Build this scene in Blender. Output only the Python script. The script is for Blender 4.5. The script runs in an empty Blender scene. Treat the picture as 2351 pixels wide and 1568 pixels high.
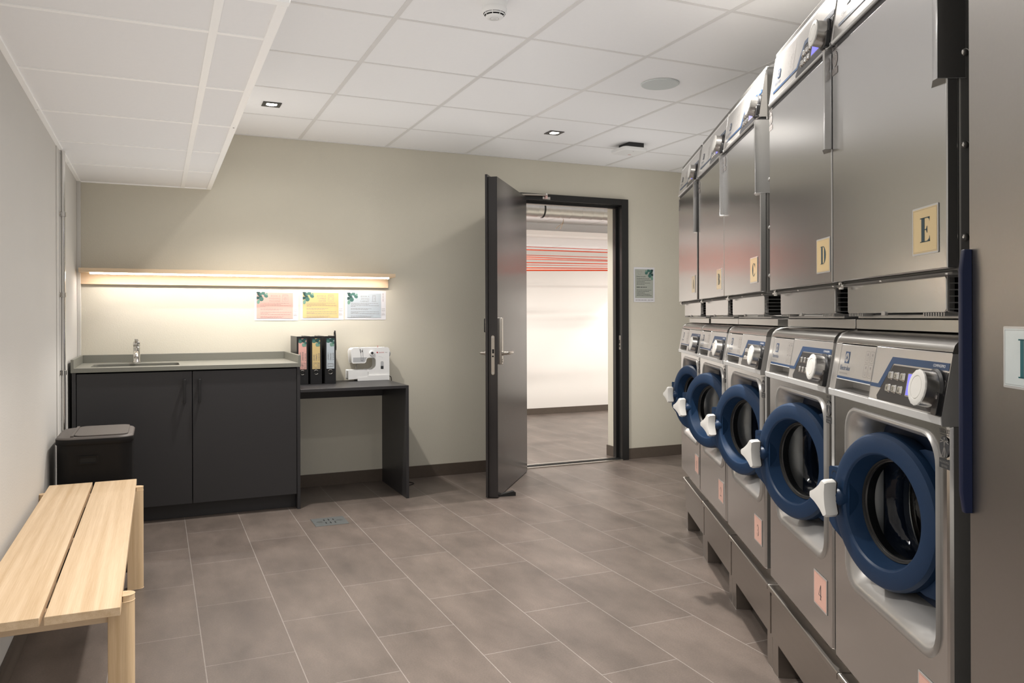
import bpy, math, random
from mathutils import Matrix, Vector
random.seed(7)
PI = math.pi
S = bpy.context.scene
COL = S.collection

# ------------------------------------------------------------------ camera geometry (all metres, world: X along back wall, Y into the room)
PSI, MY, ROLL, FPX, HCAM = .419353, .057087, -.0032957, 1828.77, 1.17
MTH = PSI + MY                                     # heading of the machine row, clockwise from +Y
MD = Vector((math.sin(MTH), math.cos(MTH), 0))      # along the row, away from camera
MN = Vector((math.cos(MTH), -math.sin(MTH), 0))     # into the machines
MROT = math.atan2(-MD.y, -MD.x)
def mpos(a, q, z=0.0): return MD*a + MN*q + Vector((0, 0, z))

# ------------------------------------------------------------------ materials
MATS = {}
def mat(name, col, rough=.5, metal=0., noise=0., nscale=20., bump=0., bscale=200., emit=None, estr=0., stretch=None, coat=0., trans=0., ior=1.5, spec=.5, aniso=0.):
    if name in MATS: return MATS[name]
    m = bpy.data.materials.new(name); m.use_nodes = True
    nt = m.node_tree; N = nt.nodes; L = nt.links
    b = N['Principled BSDF']
    b.inputs['Base Color'].default_value = (*col, 1)
    b.inputs['Roughness'].default_value = rough
    b.inputs['Metallic'].default_value = metal
    b.inputs['IOR'].default_value = ior
    b.inputs['Specular IOR Level'].default_value = spec
    if coat: b.inputs['Coat Weight'].default_value = coat; b.inputs['Coat Roughness'].default_value = .1
    if trans: b.inputs['Transmission Weight'].default_value = trans
    if aniso: b.inputs['Anisotropic'].default_value = aniso
    if emit: b.inputs['Emission Color'].default_value = (*emit, 1); b.inputs['Emission Strength'].default_value = estr
    tc = N.new('ShaderNodeTexCoord'); mp = N.new('ShaderNodeMapping')
    L.new(tc.outputs['Object'], mp.inputs['Vector'])
    if stretch: mp.inputs['Scale'].default_value = stretch
    nz = N.new('ShaderNodeTexNoise'); nz.inputs['Scale'].default_value = nscale; nz.inputs['Detail'].default_value = 4
    L.new(mp.outputs['Vector'], nz.inputs['Vector'])
    if noise:
        mx = N.new('ShaderNodeMix'); mx.data_type = 'RGBA'
        mx.inputs['A'].default_value = (*[c*(1-noise) for c in col], 1)
        mx.inputs['B'].default_value = (*[min(1, c*(1+noise)) for c in col], 1)
        L.new(nz.outputs['Fac'], mx.inputs['Factor']); L.new(mx.outputs['Result'], b.inputs['Base Color'])
    if bump:
        n2 = N.new('ShaderNodeTexNoise'); n2.inputs['Scale'].default_value = bscale; n2.inputs['Detail'].default_value = 3
        L.new(mp.outputs['Vector'], n2.inputs['Vector'])
        bp = N.new('ShaderNodeBump'); bp.inputs['Strength'].default_value = bump; bp.inputs['Distance'].default_value = .002
        L.new(n2.outputs['Fac'], bp.inputs['Height']); L.new(bp.outputs['Normal'], b.inputs['Normal'])
    MATS[name] = m
    return m

def floor_material():
    m = bpy.data.materials.new('floor_tile'); m.use_nodes = True; nt = m.node_tree; N = nt.nodes; L = nt.links
    b = N['Principled BSDF']; b.inputs['Roughness'].default_value = .42
    geo = N.new('ShaderNodeNewGeometry'); sep = N.new('ShaderNodeSeparateXYZ'); L.new(geo.outputs['Position'], sep.inputs[0])
    def math_(op, a, v):
        n = N.new('ShaderNodeMath'); n.operation = op; L.new(a, n.inputs[0]); n.inputs[1].default_value = v; return n.outputs[0]
    u = math_('SUBTRACT', sep.outputs['Y'], 4.38-.605*20); v = math_('SUBTRACT', sep.outputs['X'], .145-.2955*40)
    cmb = N.new('ShaderNodeCombineXYZ'); L.new(u, cmb.inputs[0]); L.new(v, cmb.inputs[1])
    br = N.new('ShaderNodeTexBrick'); br.offset = .5; br.offset_frequency = 2; br.squash = 1
    L.new(cmb.outputs[0], br.inputs['Vector'])
    for k, val in (('Scale', 1.), ('Mortar Size', .0017), ('Mortar Smooth', .1), ('Bias', 0.), ('Brick Width', .605), ('Row Height', .2955)): br.inputs[k].default_value = val
    br.inputs['Color1'].default_value = (.112, .089, .075, 1); br.inputs['Color2'].default_value = (.130, .104, .088, 1); br.inputs['Mortar'].default_value = (.24, .21, .19, 1)
    nz = N.new('ShaderNodeTexNoise'); nz.inputs['Scale'].default_value = 3.2; nz.inputs['Detail'].default_value = 7; nz.inputs['Roughness'].default_value = .62
    mp = N.new('ShaderNodeMapping'); mp.inputs['Scale'].default_value = (1.6, .7, 1); L.new(geo.outputs['Position'], mp.inputs['Vector']); L.new(mp.outputs[0], nz.inputs['Vector'])
    mr = N.new('ShaderNodeMapRange'); L.new(nz.outputs['Fac'], mr.inputs[0]); mr.inputs[1].default_value = .3; mr.inputs[2].default_value = .7; mr.inputs[3].default_value = .66; mr.inputs[4].default_value = 1.22
    nf = N.new('ShaderNodeTexNoise'); nf.inputs['Scale'].default_value = 170; nf.inputs['Detail'].default_value = 3; L.new(geo.outputs['Position'], nf.inputs['Vector'])
    mf = N.new('ShaderNodeMapRange'); L.new(nf.outputs['Fac'], mf.inputs[0]); mf.inputs[1].default_value = .3; mf.inputs[2].default_value = .7; mf.inputs[3].default_value = .86; mf.inputs[4].default_value = 1.12
    ml = N.new('ShaderNodeMath'); ml.operation = 'MULTIPLY'; L.new(mr.outputs[0], ml.inputs[0]); L.new(mf.outputs[0], ml.inputs[1])
    vo = N.new('ShaderNodeTexVoronoi'); vo.inputs['Scale'].default_value = 16; L.new(geo.outputs['Position'], vo.inputs['Vector'])
    sp = N.new('ShaderNodeMath'); sp.operation = 'LESS_THAN'; L.new(vo.outputs['Distance'], sp.inputs[0]); sp.inputs[1].default_value = .045
    mx = N.new('ShaderNodeVectorMath'); mx.operation = 'SCALE'; L.new(br.outputs['Color'], mx.inputs[0]); L.new(ml.outputs[0], mx.inputs['Scale'])
    mm = N.new('ShaderNodeMix'); mm.data_type = 'RGBA'; L.new(sp.outputs[0], mm.inputs['Factor']); L.new(mx.outputs[0], mm.inputs['A']); mm.inputs['B'].default_value = (.1, .08, .065, 1)
    L.new(mm.outputs['Result'], b.inputs['Base Color'])
    bp = N.new('ShaderNodeBump'); bp.inputs['Strength'].default_value = .25; bp.inputs['Distance'].default_value = .001
    iv = N.new('ShaderNodeMath'); iv.operation = 'SUBTRACT'; iv.inputs[0].default_value = 1; L.new(br.outputs['Fac'], iv.inputs[1]); L.new(iv.outputs[0], bp.inputs['Height'])
    L.new(bp.outputs[0], b.inputs['Normal'])
    MATS['floor_tile'] = m
    return m

def wood_material(name, c1, c2, scale=(9, 1.1, 9), along='Y', rough=.5):
    m = bpy.data.materials.new(name); m.use_nodes = True; nt = m.node_tree; N = nt.nodes; L = nt.links
    b = N['Principled BSDF']; b.inputs['Roughness'].default_value = rough
    tc = N.new('ShaderNodeTexCoord'); mp = N.new('ShaderNodeMapping'); L.new(tc.outputs['Object'], mp.inputs['Vector'])
    mp.inputs['Scale'].default_value = scale
    nz = N.new('ShaderNodeTexNoise'); nz.inputs['Scale'].default_value = 1.3; nz.inputs['Detail'].default_value = 2; L.new(mp.outputs[0], nz.inputs['Vector'])
    wv = N.new('ShaderNodeTexNoise'); wv.inputs['Scale'].default_value = 14; wv.inputs['Detail'].default_value = 6; wv.inputs['Roughness'].default_value = .7
    L.new(mp.outputs[0], wv.inputs['Vector'])
    ad = N.new('ShaderNodeMath'); ad.operation = 'ADD'; L.new(nz.outputs['Fac'], ad.inputs[0]); L.new(wv.outputs['Fac'], ad.inputs[1])
    mr = N.new('ShaderNodeMapRange'); L.new(ad.outputs[0], mr.inputs[0]); mr.inputs[1].default_value = .72; mr.inputs[2].default_value = 1.28
    mx = N.new('ShaderNodeMix'); mx.data_type = 'RGBA'; mx.inputs['A'].default_value = (*c1, 1); mx.inputs['B'].default_value = (*c2, 1)
    L.new(mr.outputs[0], mx.inputs['Factor']); L.new(mx.outputs['Result'], b.inputs['Base Color'])
    MATS[name] = m
    return m

# plain list of materials
WALL = mat('wall_paint_beige', (.545, .512, .428), .75, noise=.03, nscale=3, bump=.35, bscale=140)
WALLL = mat('wall_paint_pale', (.55, .53, .495), .75, noise=.03, nscale=3, bump=.3, bscale=140)
WALLC = mat('wall_paint_white', (.72, .69, .65), .75, noise=.02, nscale=3, bump=.2, bscale=140)
TILE = mat('ceiling_tile', (.80, .792, .785), .85, noise=.015, nscale=60, bump=.12, bscale=500)
GRID = mat('white_lacquered_steel', (.66, .645, .63), .4, noise=.01)
GRIDB = mat('white_edge_profile', (.93, .92, .90), .35, noise=.01)
FLOOR = floor_material()
SKIRT = mat('skirting_tile', (.085, .066, .052), .45, noise=.15, nscale=40)
STEEL = mat('brushed_silver_steel', (.62, .62, .62), .21, 1., noise=.03, nscale=140, bump=.02, bscale=1200)
STEELC = mat('satin_silver_steel', (.40, .385, .37), .36, 1., noise=.03, nscale=140, bump=.03, bscale=1000)
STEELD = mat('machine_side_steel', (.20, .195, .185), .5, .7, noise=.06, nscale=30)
STEELR = mat('stainless_base_steel', (.40, .375, .35), .33, 1., noise=.06, nscale=60, stretch=(.06, 1, 1))
STEELP = mat('polished_lid_steel', (.56, .55, .53), .26, 1., noise=.05, nscale=50)
FASCIA = mat('silver_fascia_film', (.55, .535, .515), .3, .75, noise=.02, nscale=80)
LIP = mat('pale_silver_plastic', (.56, .555, .54), .38, .25, noise=.02)
SILL = mat('silver_moulded_frame', (.47, .46, .445), .36, .8, noise=.03, nscale=60)
CHROME = mat('chrome', (.78, .77, .75), .12, 1., noise=.02)
SATIN = mat('satin_nickel', (.58, .55, .51), .28, 1., noise=.04, nscale=50)
GALV = mat('galvanised_steel', (.68, .69, .70), .34, 1., noise=.12, nscale=14)
NAVY = mat('navy_blue_plastic', (.009, .026, .062), .45, 0., spec=.35, noise=.12, nscale=300, bump=.05, bscale=900)
NAVYD = mat('dark_navy_rubber', (.006, .012, .028), .5, noise=.1)
BLUEBAR = mat('deep_blue_enamel', (.0025, .007, .03), .4, noise=.05)
RUBBER = mat('black_rubber', (.012, .012, .012), .45, noise=.1)
BLACK = mat('black_plastic', (.012, .012, .013), .35, noise=.1)
DARKHOLE = mat('dark_cavity', (.006, .006, .006), .8, noise=.1)
BLKFILM = mat('black_ribbed_film', (.02, .02, .022), .3, .3, noise=.3, nscale=2, stretch=(1, 1, 320))
PRINT = mat('dark_print', (.03, .032, .035), .5, noise=.05)
PRINTG = mat('grey_print', (.22, .2, .19), .6, noise=.05)
PRINTB = mat('blue_print', (.008, .036, .095), .4, noise=.05)
PRINTW = mat('white_print', (.75, .75, .75), .4, noise=.02)
DISPLAY = mat('lit_blue_display', (.05, .05, .3), .3, emit=(.16, .15, 1.), estr=1.1, noise=.02)
KNOBW = mat('off_white_plastic', (.60, .585, .55), .4, noise=.02)
WHITEP = mat('white_plastic', (.74, .735, .72), .35, noise=.01)
GREYP = mat('grey_plastic', (.40, .405, .41), .4, noise=.02)
DRUM = mat('drum_steel', (.38, .37, .36), .3, 1., noise=.3, nscale=90)
def glass_material():
    m = bpy.data.materials.new('door_glass'); m.use_nodes = True; nt = m.node_tree; N = nt.nodes; L = nt.links
    N.remove(N['Principled BSDF']); out = N['Material Output']
    tr = N.new('ShaderNodeBsdfTransparent'); tr.inputs[0].default_value = (.86, .89, .91, 1)
    gl = N.new('ShaderNodeBsdfGlossy'); gl.inputs['Roughness'].default_value = .03
    fr = N.new('ShaderNodeFresnel'); fr.inputs[0].default_value = 1.55
    tx = N.new('ShaderNodeTexNoise'); tx.inputs['Scale'].default_value = 9; bp = N.new('ShaderNodeBump'); bp.inputs['Strength'].default_value = .15; bp.inputs['Distance'].default_value = .01
    L.new(tx.outputs['Fac'], bp.inputs['Height']); L.new(bp.outputs[0], gl.inputs['Normal'])
    mx = N.new('ShaderNodeMixShader'); L.new(fr.outputs[0], mx.inputs[0]); L.new(tr.outputs[0], mx.inputs[1]); L.new(gl.outputs[0], mx.inputs[2]); L.new(mx.outputs[0], out.inputs[0])
    return m
GLASS = glass_material()
CLEAR = mat('clear_laminate', (.40, .385, .365), .12, noise=.02, coat=.6)
CARDY = mat('yellow_card', (.50, .375, .195), .3, noise=.02, coat=.5)
CARDP = mat('pink_card', (.62, .36, .29), .35, noise=.02, coat=.3)
CARDB = mat('pale_blue_card', (.50, .54, .53), .3, noise=.08, nscale=25, coat=.6)
INK = mat('dark_teal_ink', (.012, .035, .045), .5, noise=.05)
TEAL = mat('teal_ink', (.01, .09, .105), .4, noise=.05)
CAB = mat('charcoal_laminate', (.025, .0242, .0255), .42, noise=.06, nscale=220)
STONE = mat('grey_green_composite', (.165, .163, .138), .45, noise=.22, nscale=420)
BINB = mat('dark_brown_black_metal', (.005, .0045, .0045), .6, noise=.08, spec=.25)
BINL = mat('taupe_grey_plastic', (.085, .073, .066), .5, noise=.1, nscale=200)
OAK = wood_material('oak_lacquered', (.53, .37, .215), (.70, .535, .36), (38, .55, 38))
OAKX = wood_material('oak_lengthwise', (.58, .43, .28), (.66, .51, .35), (.6, 30, 30))
OAKZ = wood_material('oak_upright', (.50, .34, .19), (.66, .485, .30), (30, 30, .6))
DOORB = mat('black_door_laminate', (.022, .020, .020), .22, noise=.15, nscale=60, stretch=(1, 1, .06), bump=.015, bscale=300)
DOORF = mat('black_door_frame', (.012, .012, .012), .32, noise=.1)
PINKTAG = mat('pale_pink_plastic', (.62, .42, .38), .4, noise=.03)
TOPM = mat('bounce_sheet_metal', (.62, .61, .59), .5, .15, noise=.04, nscale=40)  # dryer tops set pale and matt to bounce lamp light onto the ceiling
PAPER = mat('white_paper', (.62, .61, .62), .7, noise=.01)
PINK = mat('pink_poster', (.60, .33, .285), .65, noise=.02)
YELL = mat('yellow_poster', (.53, .40, .185), .65, noise=.02)
PBLUE = mat('pale_blue_poster', (.40, .445, .475), .65, noise=.02)
PGREY = mat('sage_grey_poster', (.33, .345, .30), .65, noise=.02)
LEAF1 = mat('leaf_dark', (.015, .05, .045), .6, noise=.2, nscale=200)
LEAF2 = mat('leaf_mid', (.05, .13, .11), .6, noise=.2, nscale=200)
LEAF3 = mat('leaf_light', (.14, .26, .2), .6, noise=.2, nscale=200)
REDP = mat('red_print', (.5, .02, .03), .5, noise=.05)
CORDR = mat('orange_red_cord', (.62, .075, .03), .45, noise=.1)
CABLE = mat('black_cable', (.008, .008, .008), .5, noise=.1)
TAUPE = mat('taupe_string', (.45, .33, .24), .8, noise=.1)
LED = mat('led_strip', (1, .9, .75), .5, emit=(1., .955, .92), estr=72., noise=.01)
LEDS = mat('led_diffuser_side', (1, .9, .75), .5, emit=(1., .88, .74), estr=14., noise=.01)
LAMP = mat('lamp_face', (1, 1, 1), .5, emit=(1., .93, .82), estr=30., noise=.01)
SPK = mat('speaker_mesh', (.55, .575, .56), .7, noise=.1, nscale=900)

# ------------------------------------------------------------------ mesh building
class MB:
    def __init__(s): s.v = []; s.f = []; s.fm = []; s.mats = []; s.M = Matrix()
    def mi(s, m):
        if m not in s.mats: s.mats.append(m)
        return s.mats.index(m)
    def add(s, pts, faces, m):
        o = len(s.v); k = s.mi(m)
        s.v += [tuple(s.M @ Vector(p)) for p in pts]
        for f in faces: s.f.append([o+i for i in f]); s.fm.append(k)
    def poly(s, pts, m): s.add(pts, [list(range(len(pts)))], m)
    def box(s, x0, x1, y0, y1, z0, z1, m):
        s.add([(x0,y0,z0),(x1,y0,z0),(x1,y1,z0),(x0,y1,z0),(x0,y0,z1),(x1,y0,z1),(x1,y1,z1),(x0,y1,z1)],
              [[0,3,2,1],[4,5,6,7],[0,1,5,4],[1,2,6,5],[2,3,7,6],[3,0,4,7]], m)
    def prism(s, p2, ax, a, b, m):
        n = len(p2)
        if ax == 'X': P = [(a, y, z) for y, z in p2] + [(b, y, z) for y, z in p2]
        elif ax == 'Y': P = [(x, a, z) for x, z in p2] + [(x, b, z) for x, z in p2]
        else: P = [(x, y, a) for x, y in p2] + [(x, y, b) for x, y in p2]
        s.add(P, [list(range(n)), list(range(2*n-1, n-1, -1))] + [[i, (i+1) % n, n+(i+1) % n, n+i] for i in range(n)], m)
    def loft(s, loops, m, c0=False, c1=False, closed=True, ms=None):
        n = len(loops[0]); P = [p for l in loops for p in l]
        for k in range(len(loops)-1):
            F = [[k*n+i, k*n+(i+1) % n, (k+1)*n+(i+1) % n, (k+1)*n+i] for i in range(n if closed else n-1)]
            if k == 0: o = len(s.v); s.v += [tuple(s.M @ Vector(p)) for p in P]
            mi_ = s.mi(ms[k] if ms else m)
            for f in F: s.f.append([o+i for i in f]); s.fm.append(mi_)
        if c0: s.f.append([o+i for i in range(n-1, -1, -1)]); s.fm.append(s.mi(ms[0] if ms else m))
        if c1: s.f.append([o+(len(loops)-1)*n+i for i in range(n)]); s.fm.append(s.mi(ms[-1] if ms else m))
    def lathe(s, prof, m, ax='Z', c=(0, 0, 0), n=48, c0=False, c1=False, ms=None):
        loops = []
        for r, h in prof:
            l = []
            for i in range(n):
                t = 2*PI*i/n; x, y = r*math.cos(t), r*math.sin(t)
                p = (x, y, h) if ax == 'Z' else ((x, h, y) if ax == 'Y' else (h, x, y))
                l.append((p[0]+c[0], p[1]+c[1], p[2]+c[2]))
            loops.append(l)
        s.loft(loops, m, c0, c1, ms=ms)
    def cyl(s, p0, p1, r, m, n=20, r1=None, caps=True):
        p0, p1 = Vector(p0), Vector(p1); d = (p1-p0).normalized()
        u = d.orthogonal().normalized(); w = d.cross(u); r1 = r if r1 is None else r1
        s.loft([[tuple(p0+(u*math.cos(2*PI*i/n)+w*math.sin(2*PI*i/n))*r) for i in range(n)],
                [tuple(p1+(u*math.cos(2*PI*i/n)+w*math.sin(2*PI*i/n))*r1) for i in range(n)]], m, caps, caps)
    def tube(s, pts, r, m, n=10):
        pts = [Vector(p) for p in pts]; loops = []; u = None
        for i, p in enumerate(pts):
            d = (pts[min(i+1, len(pts)-1)]-pts[max(i-1, 0)]).normalized()
            u = d.orthogonal().normalized() if u is None else (u-d*u.dot(d)).normalized()
            w = d.cross(u)
            loops.append([tuple(p+(u*math.cos(2*PI*k/n)+w*math.sin(2*PI*k/n))*r) for k in range(n)])
        s.loft(loops, m, True, True)
    # flat print on a sheet frame: fr = Matrix whose X,Y span the sheet and Z is its outward normal
    def flat(s, fr, p2, m, h=.0004):
        s.add([fr @ Vector((x, y, h)) for x, y in p2], [list(range(len(p2)))], m)
    def ringp(s, fr, outer, inner, m, h=.0004):
        n = len(outer)
        s.add([fr @ Vector((x, y, h)) for x, y in outer+inner], [[i, (i+1) % n, n+(i+1) % n, n+i] for i in range(n)], m)
    def line(s, fr, pts, w, m, h=.0004, closed=False):
        q = pts+[pts[0]] if closed else pts
        for (x0, y0), (x1, y1) in zip(q, q[1:]):
            dx, dy = x1-x0, y1-y0; l = math.hypot(dx, dy) or 1; nx, ny = -dy/l*w/2, dx/l*w/2; ex, ey = dx/l*w/2, dy/l*w/2
            s.flat(fr, [(x0+nx-ex, y0+ny-ey), (x0-nx-ex, y0-ny-ey), (x1-nx+ex, y1-ny+ey), (x1+nx+ex, y1+ny+ey)], m, h)
    def text(s, fr, txt, x, y, size, m, h=.0005, align='LEFT', rot=0., sx=1., sp=1.):
        me = text_mesh(txt, size, align, sp); c, sn = math.cos(rot), math.sin(rot)
        P = [fr @ Vector((x+c*a*sx-sn*b, y+sn*a*sx+c*b, h)) for a, b in me[0]]
        s.add(P, me[1], m)
    def obj(s, name, parent=None, bevel=0., ang=35, loc=None, rz=None, seg=2):
        me = bpy.data.meshes.new(name); me.from_pydata(s.v, [], s.f); me.update()
        for m in s.mats: me.materials.append(m)
        me.polygons.foreach_set('material_index', s.fm)
        if ang: me.polygons.foreach_set('use_smooth', [True]*len(s.f)); me.set_sharp_from_angle(angle=math.radians(ang))
        o = bpy.data.objects.new(name, me); COL.objects.link(o)
        if parent: o.parent = parent
        if loc is not None: o.location = loc
        if rz is not None: o.rotation_euler = (0, 0, rz)
        if bevel:
            b = o.modifiers.new('Bevel', 'BEVEL'); b.width = bevel; b.segments = seg; b.limit_method = 'ANGLE'; b.angle_limit = math.radians(40)
        return o
TXT = {}
def text_mesh(t, size, align, sp):
    k = (t, align, sp)
    if k not in TXT:
        cu = bpy.data.curves.new('t', 'FONT'); cu.body = t; cu.size = 1; cu.align_x = align; cu.space_character = sp; cu.resolution_u = 2
        o = bpy.data.objects.new('t', cu); me = bpy.data.meshes.new_from_object(o)
        TXT[k] = ([(v.co.x, v.co.y) for v in me.vertices], [list(p.vertices) for p in me.polygons])
        bpy.data.meshes.remove(me); bpy.data.objects.remove(o); bpy.data.curves.remove(cu)
    v, f = TXT[k]
    return [(a*size, b*size) for a, b in v], f
def rrect(x0, x1, y0, y1, r, n=6):
    P = []
    for cx, cy, a0 in ((x1-r, y1-r, 0), (x0+r, y1-r, PI/2), (x0+r, y0+r, PI), (x1-r, y0+r, 1.5*PI)):
        for i in range(n+1):
            t = a0+PI/2*i/n; P.append((cx+r*math.cos(t), cy+r*math.sin(t)))
    return P
def ell(cx, cy, rx, ry, rot=0., n=20, a0=0., a1=2*PI):
    c, s_ = math.cos(rot), math.sin(rot); P = []
    full = abs(a1-a0-2*PI) < 1e-6
    for i in range(n if full else n+1):
        t = a0+(a1-a0)*i/n; x, y = rx*math.cos(t), ry*math.sin(t); P.append((cx+c*x-s_*y, cy+s_*x+c*y))
    return P
def frame(o, u, v):
    o, u, v = Vector(o), Vector(u).normalized(), Vector(v).normalized(); n = u.cross(v)
    return Matrix(((u.x, v.x, n.x, o.x), (u.y, v.y, n.y, o.y), (u.z, v.z, n.z, o.z), (0, 0, 0, 1)))

def tag(o, label=None, cat=None, group=None, kind=None):
    if label: o['label'] = label
    if cat: o['category'] = cat
    if group: o['group'] = group
    if kind: o['kind'] = kind
    return o
def thing(name, label, cat, loc=(0, 0, 0), rz=0., group=None):
    o = bpy.data.objects.new(name, None); o.empty_display_size = .05; COL.objects.link(o)
    o.location = loc; o.rotation_euler = (0, 0, rz)
    return tag(o, label, cat, group)
def copy_tree(o, parent=None):
    c = o.copy(); COL.objects.link(c)
    if parent: c.parent = parent
    for ch in [q for q in bpy.data.objects if q.parent == o]: copy_tree(ch, c)
    return c
def struct(mb, name, **k):
    o = mb.obj(name, **k); o['kind'] = 'structure'; return o

# ================================================================== THE ROOM
YB, ZC, ZL, XL = 5.62, 2.405, 2.025, -.45
b = MB(); b.box(-.7, 7.2, -2.6, 9.0, -.12, 0, FLOOR); struct(b, 'floor', ang=0)
b = MB(); b.box(-.7, 6.0, -2.6, 5.74, ZC, ZC+.06, TILE); struct(b, 'ceiling', ang=0)
# lowered part of the ceiling along the left wall
b = MB(); b.box(XL, .327, 2.215, YB, ZL+.003, ZC, TILE); struct(b, 'ceiling_lowered', ang=0)
# grid of the main ceiling
b = MB()
for k in range(-2, 8):
    x = .900+.6108*k
    if x > .35: b.box(x-.011, x+.011, -2.4 if x < 2.2 else 1.2, YB, ZC-.002, ZC+.001, GRID)
for k in range(-12, 6):
    y = 2.5765+.611*k
    b.box(.327 if y > 2.3 else -.45, 5.4, y-.008, y+.008, ZC-.0015, ZC+.001, GRID)
b.box(.327, 4.8, YB-.018, YB, ZC-.004, ZC+.001, GRID)
struct(b, 'trim_1', ang=0)
# white profiles of the lowered ceiling
b = MB()
b.box(.143, .168, 2.25, YB, ZL-.0015, ZL+.004, GRIDB)
for y in (2.536, 3.150, 3.759, 4.375, 4.980): b.box(XL, .31, y-.009, y+.009, ZL-.001, ZL+.004, GRIDB)
b.box(.301, .329, 2.236, YB-.019, ZL-.004, ZL+.02, GRIDB); b.box(.3272, .331, 2.2365, YB-.019, ZL+.0205, ZC-.0005, GRIDB)
b.box(XL+.021, .3312, 2.205, 2.235, ZL-.004, ZC-.0005, GRIDB)
b.box(XL, XL+.02, 2.215, YB-.019, ZL-.004, ZL+.004, GRIDB); b.box(XL, .329, YB-.018, YB, ZL-.0035, ZL+.004, GRIDB)
for y in (2.75, 3.74, 4.95):
    b.cyl((XL+.01, y, ZL-.0055), (XL+.01, y, ZL-.003), .004, GRID, 8)
b.cyl((.315, 3.75, ZL-.0055), (.315, 3.75, ZL-.003), .004, PRINTG, 8)
struct(b, 'trim_2', bevel=.001, ang=30)
# back wall with the door opening
DX0, DX1 = 2.575, 3.505
b = MB(); W2 = .24
b.box(-.7, DX0, YB, YB+W2, 0, 2.6, WALL); b.box(DX1, 5.6, YB, YB+W2, 0, 2.6, WALL); b.box(DX0, DX1, YB, YB+W2, 2.09, 2.6, WALL)
struct(b, 'wall_back', ang=0)
b = MB(); b.box(-.7, XL, -2.6, YB, 0, 2.6, WALLL); struct(b, 'wall_left', ang=0)
b = MB(); b.box(-.7, 1.4, -2.6, -1.7, 0, 2.6, WALLC); struct(b, 'wall_near', ang=0)
b = MB(); b.box(-7.1, 3.5, 0, .1, 0, 2.6, WALLL); o = struct(b, 'wall_right', ang=0); o.location = mpos(0, 1.5); o.rotation_euler = (0, 0, MROT)
# skirting tiles
b = MB(); b.box(.0, 2.534, YB-.011, YB, 0, .087, SKIRT); b.box(3.541, 4.8, YB-.011, YB, 0, .087, SKIRT)
struct(b, 'baseboard_back', bevel=.001)
b = MB(); b.box(XL, XL+.011, -1.7, 5.0, 0, .087, SKIRT); struct(b, 'baseboard_left', bevel=.001)
# white corner trunking and flat strip on the left wall
b = MB(); b.box(XL, XL+.02, YB-.045, YB, .70, ZL, WALLL); struct(b, 'trim_3', bevel=.002)
b = MB(); b.box(XL, XL+.004, 4.47, 4.60, .087, ZL-.004, WALLL); struct(b, 'trim_4', bevel=.001)

# corridor / drying room seen through the door
YC = 8.67
b = MB(); b.box(.3, 7.2, YC, YC+.1, 0, 2.7, WALLC); struct(b, 'wall_corridor', ang=0)
b = MB(); b.box(.2, .3, YB+W2, YC, 0, 2.7, WALLC); struct(b, 'wall_corridor_left', ang=0)
b = MB(); b.box(7.1, 7.2, YB+W2, YC, 0, 2.7, WALLC); struct(b, 'wall_corridor_right', ang=0)
b = MB(); b.box(.2, 7.2, YB+.12, 8.06, 2.235, 2.3, TILE); b.box(.2, 7.2, 8.05, YC+.1, 1.99, 2.3, TILE)
for x in (3.3, 3.91, 4.52, 5.13, 5.74): b.box(x-.01, x+.01, 5.9, 8.05, 2.2335, 2.236, GRID); b.box(x+.29, x+.31, 8.06, YC, 1.9885, 1.992, GRID)
struct(b, 'ceiling_corridor', ang=0)
b = MB(); b.box(.3, 7.1, 7.80, 8.05, 2.072, 2.122, WALLC); struct(b, 'trim_5', bevel=.003)
b = MB(); b.box(.3, 7.1, YC-.011, YC, 0, .075, SKIRT); struct(b, 'baseboard_corridor', bevel=.001)
b = MB(); b.box(DX1-.011, DX1+.4, YB+W2, YB+W2+.011, 0, .087, SKIRT); b.box(DX1-.011, DX1, YB+.076, YB+W2, 0, .087, SKIRT); struct(b, 'baseboard_doorway', bevel=.001)

# ------------------------------------------------------------------ the door
door = thing('door_1', None, None); door['kind'] = 'structure'
b = MB()
FY0, FY1 = YB-.035, YB+.075
b.box(3.476, 3.540, FY0, YB-.0005, 0, 2.137, DOORF); b.box(2.535, 2.600, FY0, YB-.0005, 0, 2.137, DOORF); b.box(2.600, 3.476, FY0, YB-.0005, 2.087, 2.137, DOORF)
b.box(3.476, 3.5045, YB-.001, FY1-.045, 0, 2.0895, DOORF); b.box(3.455, 3.5045, FY1-.045, FY1, 0, 2.0895, DOORF)
b.box(2.5755, 2.600, YB-.001, FY1-.045, 0, 2.0895, DOORF); b.box(2.5755, 2.620, FY1-.045, FY1, 0, 2.0895, DOORF)
b.box(2.600, 3.476, YB-.001, FY1-.045, 2.080, 2.0895, DOORF); b.box(2.620, 3.455, FY1-.045, FY1, 2.066, 2.0895, DOORF)
b.obj('door_frame', door, bevel=.002)
b = MB(); b.box(2.600, 3.476, YB-.045, YB+.03, 0, .008, SATIN); b.box(2.62, 3.455, YB+.03, FY1, 0, .008, SATIN); b.box(2.600, 3.476, YB+.0, YB+.02, .008, .014, RUBBER); b.box(2.62, 3.455, YB+.03, YB+.055, .008, .016, SATIN)
b.obj('threshold', door, bevel=.001)
b = MB(); b.box(3.474, 3.4765, YB-.012, YB+.016, .905, 1.02, SATIN); b.box(3.4733, 3.4742, YB-.005, YB+.009, .955, .985, DARKHOLE); b.box(3.4733, 3.4742, YB-.005, YB+.009, .925, .943, DARKHOLE); b.obj('strike_plate', door, bevel=.0005)
leaf = bpy.data.objects.new('door_leaf', None); COL.objects.link(leaf); leaf.parent = door
HX, HY = 2.525, 5.527
leaf.location = (HX, HY, 0); leaf.rotation_euler = (0, 0, -math.radians(127.06))
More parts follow.
